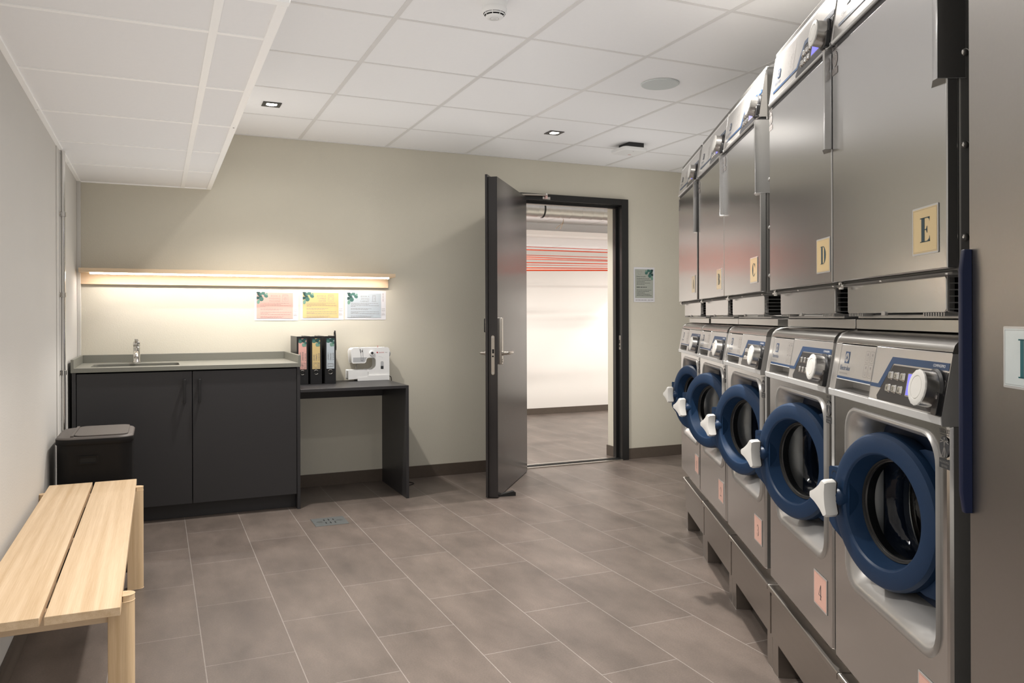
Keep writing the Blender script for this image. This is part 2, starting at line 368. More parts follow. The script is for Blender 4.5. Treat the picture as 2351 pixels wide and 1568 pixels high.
# leaf local: X along the leaf from the hinge, +Y = side that faced the corridor, closed door lies 0..LW
LW, T = .945, .062
b = MB(); b.box(.02, LW-.013, .0, T, .006, 2.085, DOORB); b.box(.016, LW, -.016, .0, .006, 2.100, DOORB); b.obj('door_panel', leaf, bevel=.0015)
b = MB(); b.box(.03, LW-.02, .004, T-.004, .001, .0065, RUBBER); b.obj('bottom_seal', leaf)
# lock plate on the free edge
fe = frame((LW-.0128, T*.5, 0), (0, 1, 0), (0, 0, 1))
b = MB(); pl = rrect(-.011, .011, .800, 1.055, .0105, 6)
b.loft([[fe @ Vector((x, y, .0)) for x, y in pl], [fe @ Vector((x, y, .0015)) for x, y in pl]], SATIN, c1=True)
b.flat(fe, rrect(-.005, .008, .939, .966, .002), DARKHOLE, .0018); b.flat(fe, rrect(-.006, .006, .915, .925, .002), DARKHOLE, .0018)
for z in (.812, 1.044): b.flat(fe, ell(0, z, .004, .004), GREYP, .0018)
b.obj('lock_plate', leaf)
def escutcheon(side):
    y0 = T if side > 0 else -.016; s_ = side
    b = MB(); P = rrect(LW-.10, LW-.058, .865, 1.17, .006, 4)
    l0 = [(x, y0, z) for x, z in P]; l1 = [(x, y0+s_*.014, z) for x, z in P]; cx, cz = LW-.079, 1.0175
    l2 = [(cx+(x-cx)*.9, y0+s_*.017, cz+(z-cz)*.985) for x, z in P]
    b.loft([l0, l1, l2] if s_ < 0 else [l0, l1, l2], SATIN, False, True)
    b.cyl((LW-.079, y0+s_*.016, .889), (LW-.079, y0+s_*.02, .889), .012, SATIN, 20)
    e = b.obj('escutcheon', leaf, bevel=.001)
    b = MB(); hx, hz = LW-.079, .938
    b.lathe([(.0001, .015), (.016, .015), (.016, .024), (.011, .026), (.011, .05), (.0001, .05)], SATIN, 'Y', (hx, y0 if s_ > 0 else y0, hz), 24) if s_ > 0 else \
        b.lathe([(.0001, -.015), (.016, -.015), (.016, -.024), (.011, -.026), (.011, -.05), (.0001, -.05)], SATIN, 'Y', (hx, y0, hz), 24)
    yb = y0+s_*.052
    b.tube([(hx, y0+s_*.03, hz), (hx, yb-s_*.006, hz), (hx-.006, yb, hz), (hx-.03, yb+s_*.002, hz), (hx-.125, yb, hz), (hx-.132, yb-s_*.001, hz)], .0105, SATIN, 14)
    b.obj('lever_handle', leaf)
    if s_ < 0:
        b = MB(); P = rrect(LW-.097, LW-.061, 1.075, 1.165, .006, 4)
        b.loft([[(x, y0+s_*.016, z) for x, z in P], [(x, y0+s_*.026, z) for x, z in P]], BLACK, False, True); b.obj('card_reader', leaf, bevel=.002)
escutcheon(1); escutcheon(-1)
# door closer arm from the lintel to the leaf
b = MB(); b.tube([(2.775, 5.556, 2.124), (2.62, 5.552, 2.119), (2.47, 5.556, 2.112)], .0065, SATIN, 8); b.obj('closer_arm', door)
b = MB(); b.box(2.752, 2.818, YB-.044, YB-.0355, 2.093, 2.114, CHROME); b.box(2.770, 2.786, YB-.062, YB-.04, 2.098, 2.128, PINKTAG); b.cyl((2.777, YB-.062, 2.120), (2.777, YB-.062, 2.138), .010, CHROME, 12); b.obj('closer_bracket', door, bevel=.001)

# ================================================================== CAMERA
cd = bpy.data.cameras.new('camera'); cam = bpy.data.objects.new('camera', cd); COL.objects.link(cam)
cd.sensor_width = 36; cd.sensor_fit = 'HORIZONTAL'; cd.lens = FPX/2351*36
cd.shift_x = 0; cd.shift_y = -(784-729.365)/2351; cd.clip_start = .05
cam.matrix_world = Matrix.Translation((0, 0, HCAM)) @ Matrix.Rotation(-PSI, 4, 'Z') @ Matrix.Rotation(PI/2, 4, 'X') @ Matrix.Rotation(ROLL, 4, 'Z')
S.camera = cam
#@@PART2
# ================================================================== WASHING MACHINES
ZP = .315                                    # top of the steel plinths
HW = .298
def local_rr(x0, x1, z0, z1, r, y, n=7): return [(x, y, z-ZP) for x, z in rrect(x0, x1, z0, z1, r, n)]
def certificate(fr, w, h, ink, name, parent):
    """small certification sticker: heading, oval with a stylised standing figure, lettered box"""
    b = MB(); W, H = w, h
    b.text(fr, 'ERGOCERT', W*.5, H*.87, H*.15, ink, align='CENTER', sx=W/(H*.15*4.9))
    b.flat(fr, [(W*.06, H*.825), (W*.94, H*.825), (W*.94, H*.835), (W*.06, H*.835)], ink)
    b.flat(fr, ell(W*.5, H*.535, W*.47, H*.275, n=28), ink)
    k = SILL
    b.flat(fr, ell(W*.5, H*.745, W*.055, H*.03, n=10), k, .0007)
    b.flat(fr, [(W*.44, H*.71), (W*.56, H*.71), (W*.53, H*.54), (W*.47, H*.54)], k, .0007)
    b.line(fr, [(W*.12, H*.63), (W*.5, H*.69), (W*.88, H*.63)], H*.026, k, .0007)
    b.line(fr, [(W*.14, H*.70), (W*.5, H*.68), (W*.86, H*.70)], H*.022, k, .0007)
    b.line(fr, [(W*.48, H*.55), (W*.47, H*.29)], H*.034, k, .0007); b.line(fr, [(W*.52, H*.55), (W*.53, H*.29)], H*.022, k, .0007)
    b.line(fr, [(W*.48, H*.55), (W*.30, H*.32)], H*.026, k, .0007); b.line(fr, [(W*.52, H*.55), (W*.70, H*.32)], H*.026, k, .0007)
    b.flat(fr, [(0, 0), (W, 0), (W, H*.235), (0, H*.235)], ink)
    b.text(fr, 'ERGONOMICS', W*.5, H*.135, H*.075, k, .0008, 'CENTER', sx=W*.9/(H*.075*6.6))
    b.text(fr, 'CERTIFIED', W*.5, H*.035, H*.075, k, .0008, 'CENTER', sx=W*.72/(H*.075*5.3))
    return b.obj(name, parent, ang=0)

def panel_prints(b, fr, dz, full=True):
    """printed film: fr has its origin at the bottom middle of the fascia; dz shifts the pattern"""
    def P(*pts): return [(x, z+dz) for x, z in pts]
    b.flat(fr, P((-.257, .0445), (.010, .0445), (.0565, .0995), (.293, .0995), (.293, .1135), (.0475, .1135), (-.004, .0525), (-.257, .0525)), PRINTB, .0008)
    b.flat(fr, P((-.002, .027), (.004, .019), (.293, .019), (.293, .0965), (.0605, .0965), (.056, .0935)), BLKFILM, .0010)
    # emblem, maker's word mark and line
    b.flat(fr, P((-.2225, .085), (-.194, .085), (-.194, .1135), (-.2225, .1135)), PRINTB, .0010)
    b.flat(fr, [(x, z+dz) for x, z in ell(-.2083, .0992, .0112, .0115, n=28)], FASCIA, .0014)
    b.flat(fr, P((-.2155, .1045), (-.2075, .099), (-.2155, .0935), (-.2125, .099)), PRINTB, .0018)
    b.flat(fr, P((-.2095, .110), (-.2035, .099), (-.2095, .0882), (-.2065, .099)), PRINTB, .0018)
    b.text(fr, 'Electrolux', -.246, .0680+dz, .0165, PRINTB, .001, sx=.95)
    b.text(fr, 'PROFESSIONAL', -.246, .0580+dz, .0062, PRINTG, .001, sp=1.35)
    # four dosing symbols
    for x in (-.0965, -.0705):
        for z0, z1 in ((.0925, .1195), (.059, .0895)):
            o = [(a, c+dz) for a, c in rrect(x, x+.0225, z0, z1, .004, 3)]; i = [(a, c+dz) for a, c in rrect(x+.0007, x+.0218, z0+.0007, z1-.0007, .0035, 3)]
            b.ringp(fr, o, i, PRINTG, .001)
            b.line(fr, P((x+.007, z0+.013), (x+.0085, z0+.005), (x+.014, z0+.005), (x+.0155, z0+.013)), .0008, PRINTG, .001)
            b.flat(fr, [(a, c+dz) for a, c in ell(x+.0112, z1-.008, .0026, .0035, n=8)], PRINTG, .001)
    b.text(fr, 'COMPASSPRO', .232, .1043+dz, .0075, PRINTW, .0014)
    # shirt symbol
    b.line(fr, P((.2755, .064), (.2755, .078), (.280, .082), (.287, .082), (.2915, .078), (.2915, .064)), .001, PRINTG, .0016, closed=True)
    b.line(fr, P((.2795, .068), (.2795, .080)), .001, PRINTG, .0016); b.line(fr, P((.2875, .068), (.2875, .080)), .001, PRINTG, .0016)

def fit_controls(parent, fr, dz, dial_x):
    """keys, display, dial and socket cover as parts of a control panel"""
    b = MB(); P = rrect(.134, .222, .038+dz, .085+dz, .002, 2)
    b.flat(fr, P, PRINTG, .0014); b.flat(fr, rrect(.138, .218, .041+dz, .083+dz, .001, 2), DISPLAY, .0019); b.obj('display', parent, ang=0)
    for r, z in enumerate((.0745, .0475)):
        for k in range(3):
            b = MB(); x = .056+.0285*k-.004*r
            l0 = rrect(x-.0095, x+.0095, z-.009+dz, z+.009+dz, .004, 4); l1 = rrect(x-.0075, x+.0075, z-.007+dz, z+.007+dz, .003, 4)
            b.loft([[fr @ Vector((q[0], q[1], .0012)) for q in l0], [fr @ Vector((q[0], q[1], .005)) for q in l1]], CHROME, False, True)
            b.text(fr, str(r*3+k+1), x, z-.0045+dz, .011, PRINT, .0054, 'CENTER'); b.obj('program_key', parent, bevel=.0008)
    n = 48; cz = .061+dz
    def circ(r, h, wav=0.): return [fr @ Vector((dial_x+(r+wav*math.cos(16*2*PI*i/n*1.0))*math.cos(2*PI*i/n), cz+(r+wav*math.cos(16*2*PI*i/n))*math.sin(2*PI*i/n), h)) for i in range(n)]
    b = MB(); b.loft([circ(.040, .001), circ(.040, .005), circ(.0355, .0085)], BLACK, False, True)
    b.loft([circ(.034, .008), circ(.0325, .030)], STEELP, False, False)
    b.loft([circ(.0325, .030), circ(.0335, .031, .0006), circ(.0335, .034, .0006), circ(.031, .0355), circ(.0225, .0355), circ(.0215, .0335), circ(.0205, .0355), circ(.01, .0358)], KNOBW, False, True)
    b.obj('dial', parent)
    b = MB(); P0 = rrect(.272, .293, .016+dz, .058+dz, .003, 3)
    b.loft([[fr @ Vector((x, z, .001)) for x, z in P0], [fr @ Vector((x*.97+.0085, z*.97+.0011+dz*.03, .011)) for x, z in P0]], BLACK, False, True)
    b.flat(fr, rrect(.277, .289, .046+dz, .053+dz, .001, 2), PRINTG, .0113); b.obj('socket_cover', parent, bevel=.0008)

def make_washer():
    root = thing('washing_machine', 'x', 'washing machine')
    # housing with the moulded door recess
    b = MB()
    back = local_rr(-HW, HW, ZP, .973, .004, .60); s0 = local_rr(-HW, HW, ZP, .973, .004, .008); s1 = local_rr(-HW+.0025, HW-.0025, ZP+.001, .972, .004, .002); s2 = local_rr(-HW+.009, HW-.009, ZP+.002, .971, .004, 0)
    A = local_rr(-.213, .263, .521, .956, .062, 0)
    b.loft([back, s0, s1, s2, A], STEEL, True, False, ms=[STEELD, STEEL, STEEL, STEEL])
    b.obj('housing', root, ang=12)
    b = MB()
    B1 = local_rr(-.209, .2615, .525, .953, .060, -.005); B2 = local_rr(-.198, .2605, .534, .948, .056, -.007); B3 = local_rr(-.180, .260, .547, .941, .052, -.001)
    B4 = local_rr(-.172, .2595, .553, .938, .050, .010); C = local_rr(-.150, .258, .574, .930, .045, .030); C2 = local_rr(-.146, .2575, .580, .926, .043, .062)
    b.loft([A, B1, B2, B3, B4, C, C2], SILL); b.obj('door_surround', root, ang=60)
    b = MB(); n = 32
    C3 = [(x, .0615, z) for x, y, z in C2]
    cx, cz = -.021, .745-ZP
    def circ(r, y):
        return [(cx+r*math.cos(2*PI*(i+.5)/n), y, cz+r*math.sin(2*PI*(i+.5)/n)) for i in range(n)]
    b.loft([C3, circ(.142, .072), circ(.135, .078), circ(.122, .085), circ(.126, .11)], NAVYD); b.obj('door_seal', root, ang=60)
    b = MB()
    b.loft([circ(.126, .105), circ(.122, .118), circ(.119, .120), circ(.1195, .126), circ(.124, .132), circ(.17, .137), circ(.17, .42), circ(.03, .43)], DRUM, False, True, ms=[NAVYD, STEELP, STEELP, STEELP, DRUM, DRUM, DRUM]); b.obj('drum', root, ang=40)
    # upper front: fascia, drawer, lid
    b = MB(); z = lambda v: v-ZP
    full = [(.06, z(.973)), (-.011, z(.973)), (-.0125, z(.9895)), (-.0105, z(.990)), (.0085, z(1.1035)), (.06, z(1.1035))]
    b.prism(full, 'X', -.042, HW, FASCIA); b.prism(full, 'X', -HW, -.258, FASCIA)
    b.prism([(.06, z(.973)), (-.011, z(.973)), (-.0125, z(.9895)), (.0, z(.9905)), (.035, z(.9925)), (.035, z(1.1035)), (.06, z(1.1035))], 'X', -.258, -.042, FASCIA)
    b.prism([(.004, z(.9725)), (-.0125, z(.9735)), (-.0135, z(.9885)), (-.006, z(.9893))], 'X', -HW+.001, HW-.001, LIP)
    fr = frame((0, -.0105-.0015, z(.973)), (1, 0, 0), (0, .0215, .131))
    fp = frame((0, -.0135, z(.973)), (1, 0, 0), (0, .0222, .131))
    cp = b.obj('control_panel', root, bevel=.0012)
    b = MB(); panel_prints(b, fp, 0.); o = b.obj('printed_film', cp, ang=0)
    fit_controls(cp, fp, 0., .2525)
    b = MB(); b.prism([(.03, z(1.0185)), (-.0065, z(1.0185)), (.0078, z(1.1015)), (.03, z(1.1015))], 'X', -.2565, -.0435, FASCIA)
    b.prism([(.004, z(1.0165)), (-.0072, z(1.0165)), (-.0066, z(1.0192)), (.004, z(1.0192))], 'X', -.2565, -.0435, LIP)
    dr = b.obj('detergent_drawer', root, bevel=.0008)
    b = MB(); pr = [(.0095, z(1.1045)), (.013, z(1.116)), (.022, z(1.1265)), (.037, z(1.1325)), (.058, z(1.1348)), (.30, z(1.1348)), (.30, z(1.1045))]
    b.prism(pr, 'X', -HW, HW, STEELP); b.obj('lid', root, bevel=.0025, ang=50)
    certificate(frame((.2625, -.0004, z(.894)), (1, 0, 0), (0, 0, 1)), .0395, .0735, PRINT, 'certification_sticker', root)
    # door, hinged on the right
    d = bpy.data.objects.new('door', None); COL.objects.link(d); d.parent = root; d.location = (.194, .068, .745-ZP)
    b = MB(); n = 72; rc = -.215
    prof = [(.108, .056), (.1105, .046), (.1165, .018), (.1222, -.006), (.1262, -.0105), (.132, -.0112), (.155, -.0104), (.1635, -.0072), (.1692, .001), (.171, .012), (.171, .026), (.166, .046), (.120, .060)]
    b.lathe(prof, NAVY, 'Y', (rc, 0, 0), n)
    # latch tab on the free side
    T = [(-.405, .062), (-.399, .066), (-.37, .066), (-.33, .09), (-.33, -.11), (-.365, -.092), (-.392, -.078), (-.405, -.066)]
    b.prism(T, 'Y', -.0015, .036, NAVY)
    # squared back plate on the hinge side
    b.prism([(.046, .142), (.056, .137), (.056, -.137), (.046, -.142), (-.11, -.150), (-.150, -.140)]+[(rc+.146*math.cos(t), .146*math.sin(t)) for t in [-1.1+2.2*k/16 for k in range(17)]]+[(-.150, .140), (-.11, .150)], 'Y', .018, .045, NAVY)
    b.obj('door_ring', d, bevel=.0012, ang=22)
    b = MB(); b.lathe([(.1135, .0335), (.112, .030), (.109, .031), (.1065, .035), (.1065, .06)], RUBBER, 'Y', (rc, 0, 0), 60)
    b.lathe([(.1067, .0348), (.1053, .0345), (.1043, .038)], SATIN, 'Y', (rc, 0, 0), 60); b.obj('glass_gasket', d)
    b = MB(); b.lathe([(.105, .035), (.1035, .045), (.100, .062), (.0955, .078), (.087, .089), (.078, .094), (.0760, .12), (.070, .138), (.05, .150), (.02, .155), (.0002, .1555)], GLASS, 'Y', (rc, 0, 0), 60)
    b.obj('glass_bowl', d, ang=60)
    ft = frame((0, -.0019, 0), (1, 0, 0), (0, 0, 1)); b = MB()
    arc = ell(-.385, .048, .009, .009, a0=.3, a1=PI-.1, n=10); b.line(ft, arc, .0016, PRINT)
    b.flat(ft, [(-.3785, .0535), (-.374, .0535), (-.3755, .047)], PRINT)
    for x, op in ((-.397, 1), (-.3745, 0)):
        o = rrect(x-.004, x+.004, .021, .032, .002, 2); i = rrect(x-.003, x+.003, .022, .031, .0015, 2); b.ringp(ft, o, i, PRINT)
        b.line(ft, ell(x, .032+.003*op, .003, .005, a0=0, a1=PI, n=8), .001, PRINT); b.line(ft, [(x, .0245), (x, .0285)], .0012, PRINT)
    b.obj('lock_symbols', d, ang=0)
    b = MB(); kx, kz = -.362, .0
    b.lathe([(.022, .004), (.021, -.012), (.017, -.022), (.012, -.026)], NAVY, 'Y', (kx+.006, 0, kz), 28)
    b.obj('handle_boss', d)
    # three lobed turning handle
    V = [(-.4075, .001), (-.350, .0435), (-.343, -.0405)]
    def lobes(sc, y, ins=0.):
        c0 = Vector((-.3668, .0013)); P = []
        corners = [Vector(v) for v in V]
        for i in range(3):
            a, c = corners[i], corners[(i+2) % 3]  # go round
            e = corners[(i+1) % 3]
        order = [corners[0], corners[2], corners[1]]
        for i in range(3):
            p, q = order[i], order[(i+1) % 3]
            dp = (p-c0).normalized(); t = Vector((-dp.y, dp.x))
            for k in (-1., -.5, 0., .5, 1.): P.append(p+t*.0075*k-dp*.002*k*k)
            m = (p+q)/2; inw = (c0-m)
            for k in (.25, .5, .75): P.append(p.lerp(q, .14+.72*k)+inw*(.07*math.sin(PI*k)-.12))
        return [((c0+(p-c0)*sc).x, y, (c0+(p-c0)*sc).y) for p in P]
    b = MB(); b.loft([lobes(.93, -.024), lobes(1., -.028), lobes(1., -.049), lobes(.92, -.056), lobes(.5, -.0575)], KNOBW, True, True); b.obj('door_handle', d, ang=50)
    b = MB(); b.loft([lobes(.95, -.0215), lobes(.95, -.0245)], BLACK, True, True); b.obj('handle_back', d)
    return root, d

W_POS = {5: (1.768, 16.2), 4: (2.385, 20.2), 3: (3.045, 21.9), 2: (3.675, 24.9), 1: (4.275, 19.4)}
W_LAB = {5: 'silver washing machine nearest the drying cabinet, below the dryer with sign E', 4: 'silver washing machine with pink sign 4 on its lower front', 3: 'middle silver washing machine of the row, with pink sign 3',
         2: 'silver washing machine with pink sign 2 on its lower front', 1: 'silver washing machine at the far end of the row, with pink sign 1'}
w0, d0 = make_washer()
for k in (5, 4, 3, 2, 1):
    o = w0 if k == 5 else copy_tree(w0)
    a, ang = W_POS[k]
    o.location = mpos(a, .70, ZP); o.rotation_euler = (0, 0, MROT)
    tag(o, W_LAB[k], 'washing machine', 'washing machines in the row')
    dd = [c for c in bpy.data.objects if c.parent == o and c.name.split('.')[0] == 'door'][0]
    dd.rotation_euler = (0, 0, math.radians(ang))

# ------------------------------------------------------------------ steel plinths
P_LAB = {5: 'stainless steel plinth nearest the camera, under the washing machine by the drying cabinet', 4: 'stainless steel plinth under the washing machine with sign 4', 3: 'stainless steel plinth under the middle washing machine, sign 3',
         2: 'stainless steel plinth under the washing machine with sign 2', 1: 'stainless steel plinth at the far end, under washing machine sign 1'}
def make_plinth():
    r = thing('plinth', 'x', 'plinth')
    h = .2985
    b = MB(); b.box(-h, h, .02, .58, .24, .310, STEELR); b.prism([(-.012, .268), (-.012, .279), (-.009, .282), (.024, .282), (.024, .276), (-.006, .276), (-.006, .268)], 'X', -h, h, STEELR)
    b.obj('top_tray', r, bevel=.0012)
    b = MB(); b.box(-h+.002, h-.014, .0, .018, .112, .272, STEELR); b.obj('front_panel', r, bevel=.0012)
    for x0, x1 in ((-h, -h+.06), (h-.062, h)):
        b = MB(); b.prism([(x0, .004), (x1, .004), (x1, .07), (x1-.003, .07), (x1-.003, .008), (x0, .008)] if x0 < 0 else [(x0, .004), (x1, .004), (x1, .008), (x0+.003, .008), (x0+.003, .07), (x0, .07)], 'Z', 0, .24, STEELR); b.obj('leg', r, bevel=.0008)
    for x0, x1 in ((-h, -h+.06), (h-.062, h)):
        b = MB(); b.box(x0, x1, .50, .56, 0, .24, STEELD); b.obj('leg', r)
    return r
P_END = {5: (1.425, 2.028), 4: (2.028, 2.690), 3: (2.690, 3.293), 2: (3.293, 3.897), 1: (3.897, 4.47)}
p0 = make_plinth()
for k in (5, 4, 3, 2, 1):
    o = p0 if k == 5 else copy_tree(p0)
    e0, e1 = P_END[k]; o.location = mpos((e0+e1)/2, .705); o.scale = ((e1-e0-.003)/.597, 1, 1); o.rotation_euler = (0, 0, MROT); tag(o, P_LAB[k], 'plinth', 'plinths under the washing machines')

# ================================================================== TUMBLE DRYERS
ZD = 1.137
def make_dryer():
    r = thing('tumble_dryer', 'x', 'tumble dryer'); z = lambda v: v-ZD
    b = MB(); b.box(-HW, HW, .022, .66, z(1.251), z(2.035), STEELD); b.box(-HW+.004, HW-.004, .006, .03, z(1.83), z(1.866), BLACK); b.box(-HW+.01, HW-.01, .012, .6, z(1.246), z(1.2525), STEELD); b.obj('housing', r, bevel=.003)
    b = MB(); b.box(-HW+.001, HW-.001, 0, .021, z(1.2565), z(1.8445), STEEL); dd = b.obj('door', r, bevel=.0025)
    b = MB(); b.prism([(.244, -.0005), (.2505, -.003), (.283, -.0165), (.2885, -.018), (HW+.0018, -.018), (HW+.0018, .034), (.286, .034), (.286, .0)], 'Z', z(1.597), z(1.852), STEEL); b.obj('door_handle', dd, bevel=.0015)
    b = MB(); prof = [(.06, z(1.8625)), (.0005, z(1.8625)), (-.0015, z(1.8655)), (.0185, z(2.0075)), (.06, z(2.0075))]
    b.prism(prof, 'X', -HW, HW, FASCIA); b.prism([(.004, z(1.862)), (-.0012, z(1.8625)), (-.0028, z(1.869)), (.002, z(1.8695))], 'X', -HW+.001, HW-.001, LIP)
    cp = b.obj('control_panel', r, bevel=.001)
    fp = frame((0, -.0021, z(1.8655)), (1, 0, 0), (0, .02, .142))
    b = MB(); panel_prints(b, fp, -.018); b.line(fp, [(-.05, .006), (-.05, .139)], .0012, PRINTG, .0012); b.obj('printed_film', cp, ang=0)
    fit_controls(cp, fp, -.018, .2475)
    b = MB(); pr = [(.0195, z(2.0085)), (.022, z(2.020)), (.030, z(2.032)), (.045, z(2.041)), (.065, z(2.043)), (.66, z(2.043)), (.66, z(2.0085))]
    b.prism(pr, 'X', -HW, HW, TOPM); b.obj('top_cover', r, bevel=.0015, ang=50)
    b = MB(); P = rrect(-.279, .232, z(1.1775), z(1.2485), .009, 4); q = [p for p in P]
    b.loft([[(x, .045, zz) for x, zz in q], [(x, .032, zz) for x, zz in q], [(x*.996, .0295, zz) for x, zz in q]], STEEL, False, True); b.box(-.262, .218, .046, .30, z(1.178), z(1.245), DARKHOLE)
    b.box(-.272, .232, .032, .06, z(1.2445), z(1.2512), SILL); b.box(-.062, -.042, .026, .034, z(1.172), z(1.181), SILL); lp = b.obj('lint_drawer', r, bevel=.001)
    b = MB()
    for k in range(6): zz = z(1.1835+.0122*k); b.box(.219, .2335, .031, .10, zz-.001, zz+.001, SILL)
    b.box(.2185, .2335, .031, .0345, z(1.18), z(1.246), SILL); b.box(.2185, .2335, .097, .10, z(1.18), z(1.246), SILL)
    b.prism([(.034, z(1.1785)), (.10, z(1.165)), (.10, z(1.1675)), (.034, z(1.181))], 'X', .15, .2335, SILL)
    for k in range(9):
        x = .222-.0105*k; b.box(x-.002, x+.002, .030, .06, z(1.1705), z(1.1772), SILL)
    for k in range(9):
        x = -.268+.0105*k; b.box(x-.002, x+.002, .030, .06, z(1.1705), z(1.1772), SILL)
    b.box(-.275, .23, .055, .20, z(1.166), z(1.173), SILL)
    b.obj('air_grille', r)
    b = MB(); b.box(-HW, HW, .058, .66, z(1.1385), z(1.1635), STEELP); b.obj('base_frame', r, bevel=.0012)
    for zz in (1.312, 1.478, 1.644):
        b = MB(); b.lathe([(.0075, 0), (.0065, .003), (.0035, .0048), (.0001, .005)], CHROME, 'X', (HW, .032, z(zz)), 14); b.obj('screw', r)
    for x in (-.03, .27):
        b = MB(); b.lathe([(.005, 0), (.0045, -.003), (.0001, -.004)], CHROME, 'Z', (x, .014, z(1.2495)), 12); b.obj('screw', r)
    b = MB(); b.box(-.29, -.245, .006, .03, z(1.243), z(1.2495), CHROME); b.cyl((-.275, .013, z(1.238)), (-.275, .013, z(1.256)), .006, CHROME, 12); b.box(-.262, -.25, .004, .01, z(1.244), z(1.2535), CHROME); b.obj('hinge', r, bevel=.0008)
    certificate(frame((-.2955, -.0004, z(1.780)), (1, 0, 0), (0, 0, 1)), .0385, .0725, PRINTG, 'certification_sticker', r)
    return r
D_POS = {'E': 1.773, 'D': 2.376, 'C': 3.093, 'B': 3.695, 'A': 4.342}
D_LAB = {'E': 'silver tumble dryer with yellow sign E, nearest the camera', 'D': 'silver tumble dryer with yellow sign D, second from the camera', 'C': 'middle silver tumble dryer of the upper row, with yellow sign C',
         'B': 'silver tumble dryer with yellow sign B, next to the farthest one', 'A': 'silver tumble dryer at the far end of the upper row, with yellow sign A'}
t0 = make_dryer()
for k in 'EDCBA':
    o = t0 if k == 'E' else copy_tree(t0)
    o.location = mpos(D_POS[k], .70, ZD); o.rotation_euler = (0, 0, MROT); tag(o, D_LAB[k], 'tumble dryer', 'tumble dryers above the washing machines')

# ================================================================== SIGNS ON THE MACHINES
def glyph(b, fr, ch, cx, cy, h, w, m, hh):
    """condensed high contrast serif characters drawn from strokes; (cx, cy) centre"""
    X = lambda t: cx+(t-.5)*w
    Y = lambda t: cy+(t-.5)*h
    R = lambda *p: b.flat(fr, [(X(x), Y(y)) for x, y in p], m, hh)
    def rect(x0, x1, y0, y1): R((x0, y0), (x1, y0), (x1, y1), (x0, y1))
    def bowl(cx_, cy_, rx, ry, t, a0, a1, n=16, thin=.04):
        for i in range(n):
            u, v = a0+(a1-a0)*i/n, a0+(a1-a0)*(i+1)/n
            def pt(a, s):
                k = (t*abs(math.cos(a))**1.3+thin*abs(math.sin(a))*w/h*1.2)*s
                return (cx_+(rx-k*1.0)*math.cos(a), cy_+(ry-(thin if s else 0))*math.sin(a))
            R(pt(u, 0), pt(v, 0), pt(v, 1), pt(u, 1))
    tk = .29
    if ch == 'E':
        rect(.13, .13+tk+.03, 0, 1); rect(0, .95, .965, 1); rect(0, .98, 0, .035); rect(.3, .68, .485, .52)
        R((.95, 1), (.74, .97), (.90, .90), (.93, .80)); R((.98, .0), (.70, .03), (.90, .12), (.95, .25)); R((.68, .64), (.72, .64), (.72, .36), (.68, .36), (.60, .485), (.60, .52))
    elif ch == 'D':
        rect(.12, .12+tk, 0, 1); rect(0, .5, .965, 1); rect(0, .5, 0, .035); bowl(.48, .5, .52, .5, tk+.03, -PI/2, PI/2)
    elif ch == 'C':
        bowl(.52, .5, .5, .5, tk+.03, .26*PI, 1.74*PI, 24); R((.93, .98), (.97, .98), (.97, .66), (.92, .66), (.84, .82)); R((.84, .16), (.97, .30), (.92, .10))
    elif ch == 'B':
        rect(.12, .12+tk, 0, 1); rect(0, .5, .965, 1); rect(0, .5, 0, .035); rect(.3, .55, .50, .53); bowl(.46, .75, .44, .25, tk, -PI/2, PI/2); bowl(.48, .26, .5, .265, tk+.03, -PI/2, PI/2)
    elif ch == 'A':
        R((.44, 1), (.56, 1), (.92, .03), (.66, .03)); R((.44, 1), (.49, .93), (.16, .03), (.09, .03)); rect(.22, .72, .30, .335); rect(0, .28, 0, .035); rect(.56, 1, 0, .035)
    elif ch == 'I':
        rect(.30, .70, 0, 1); rect(.08, .92, .965, 1); rect(.08, .92, 0, .035)
    elif ch == '1':
        rect(.42, .58, 0, 1); rect(.2, .8, 0, .03); R((.42, 1), (.58, 1), (.2, .83), (.2, .86))
    elif ch == '2':
        bowl(.5, .72, .42, .28, .16, -.15*PI, PI, 18); R((.80, .62), (.93, .64), (.25, .12), (.06, .0)); rect(.06, .92, 0, .09)
    elif ch == '3':
        bowl(.46, .74, .40, .26, .16, -.5*PI, .9*PI, 18); bowl(.46, .27, .46, .27, .17, -.9*PI, .5*PI, 18); rect(.30, .5, .50, .53)
    elif ch == '4':
        rect(.60, .76, 0, 1); rect(.02, .98, .25, .29); R((.66, 1), (.74, 1), (.08, .27), (.02, .29)); rect(.45, .92, 0, .025)
    elif ch == '5':
        bowl(.45, .31, .46, .31, .17, -.85*PI, .75*PI, 18); rect(.16, .2, .52, 1); rect(.16, .86, .90, 1)
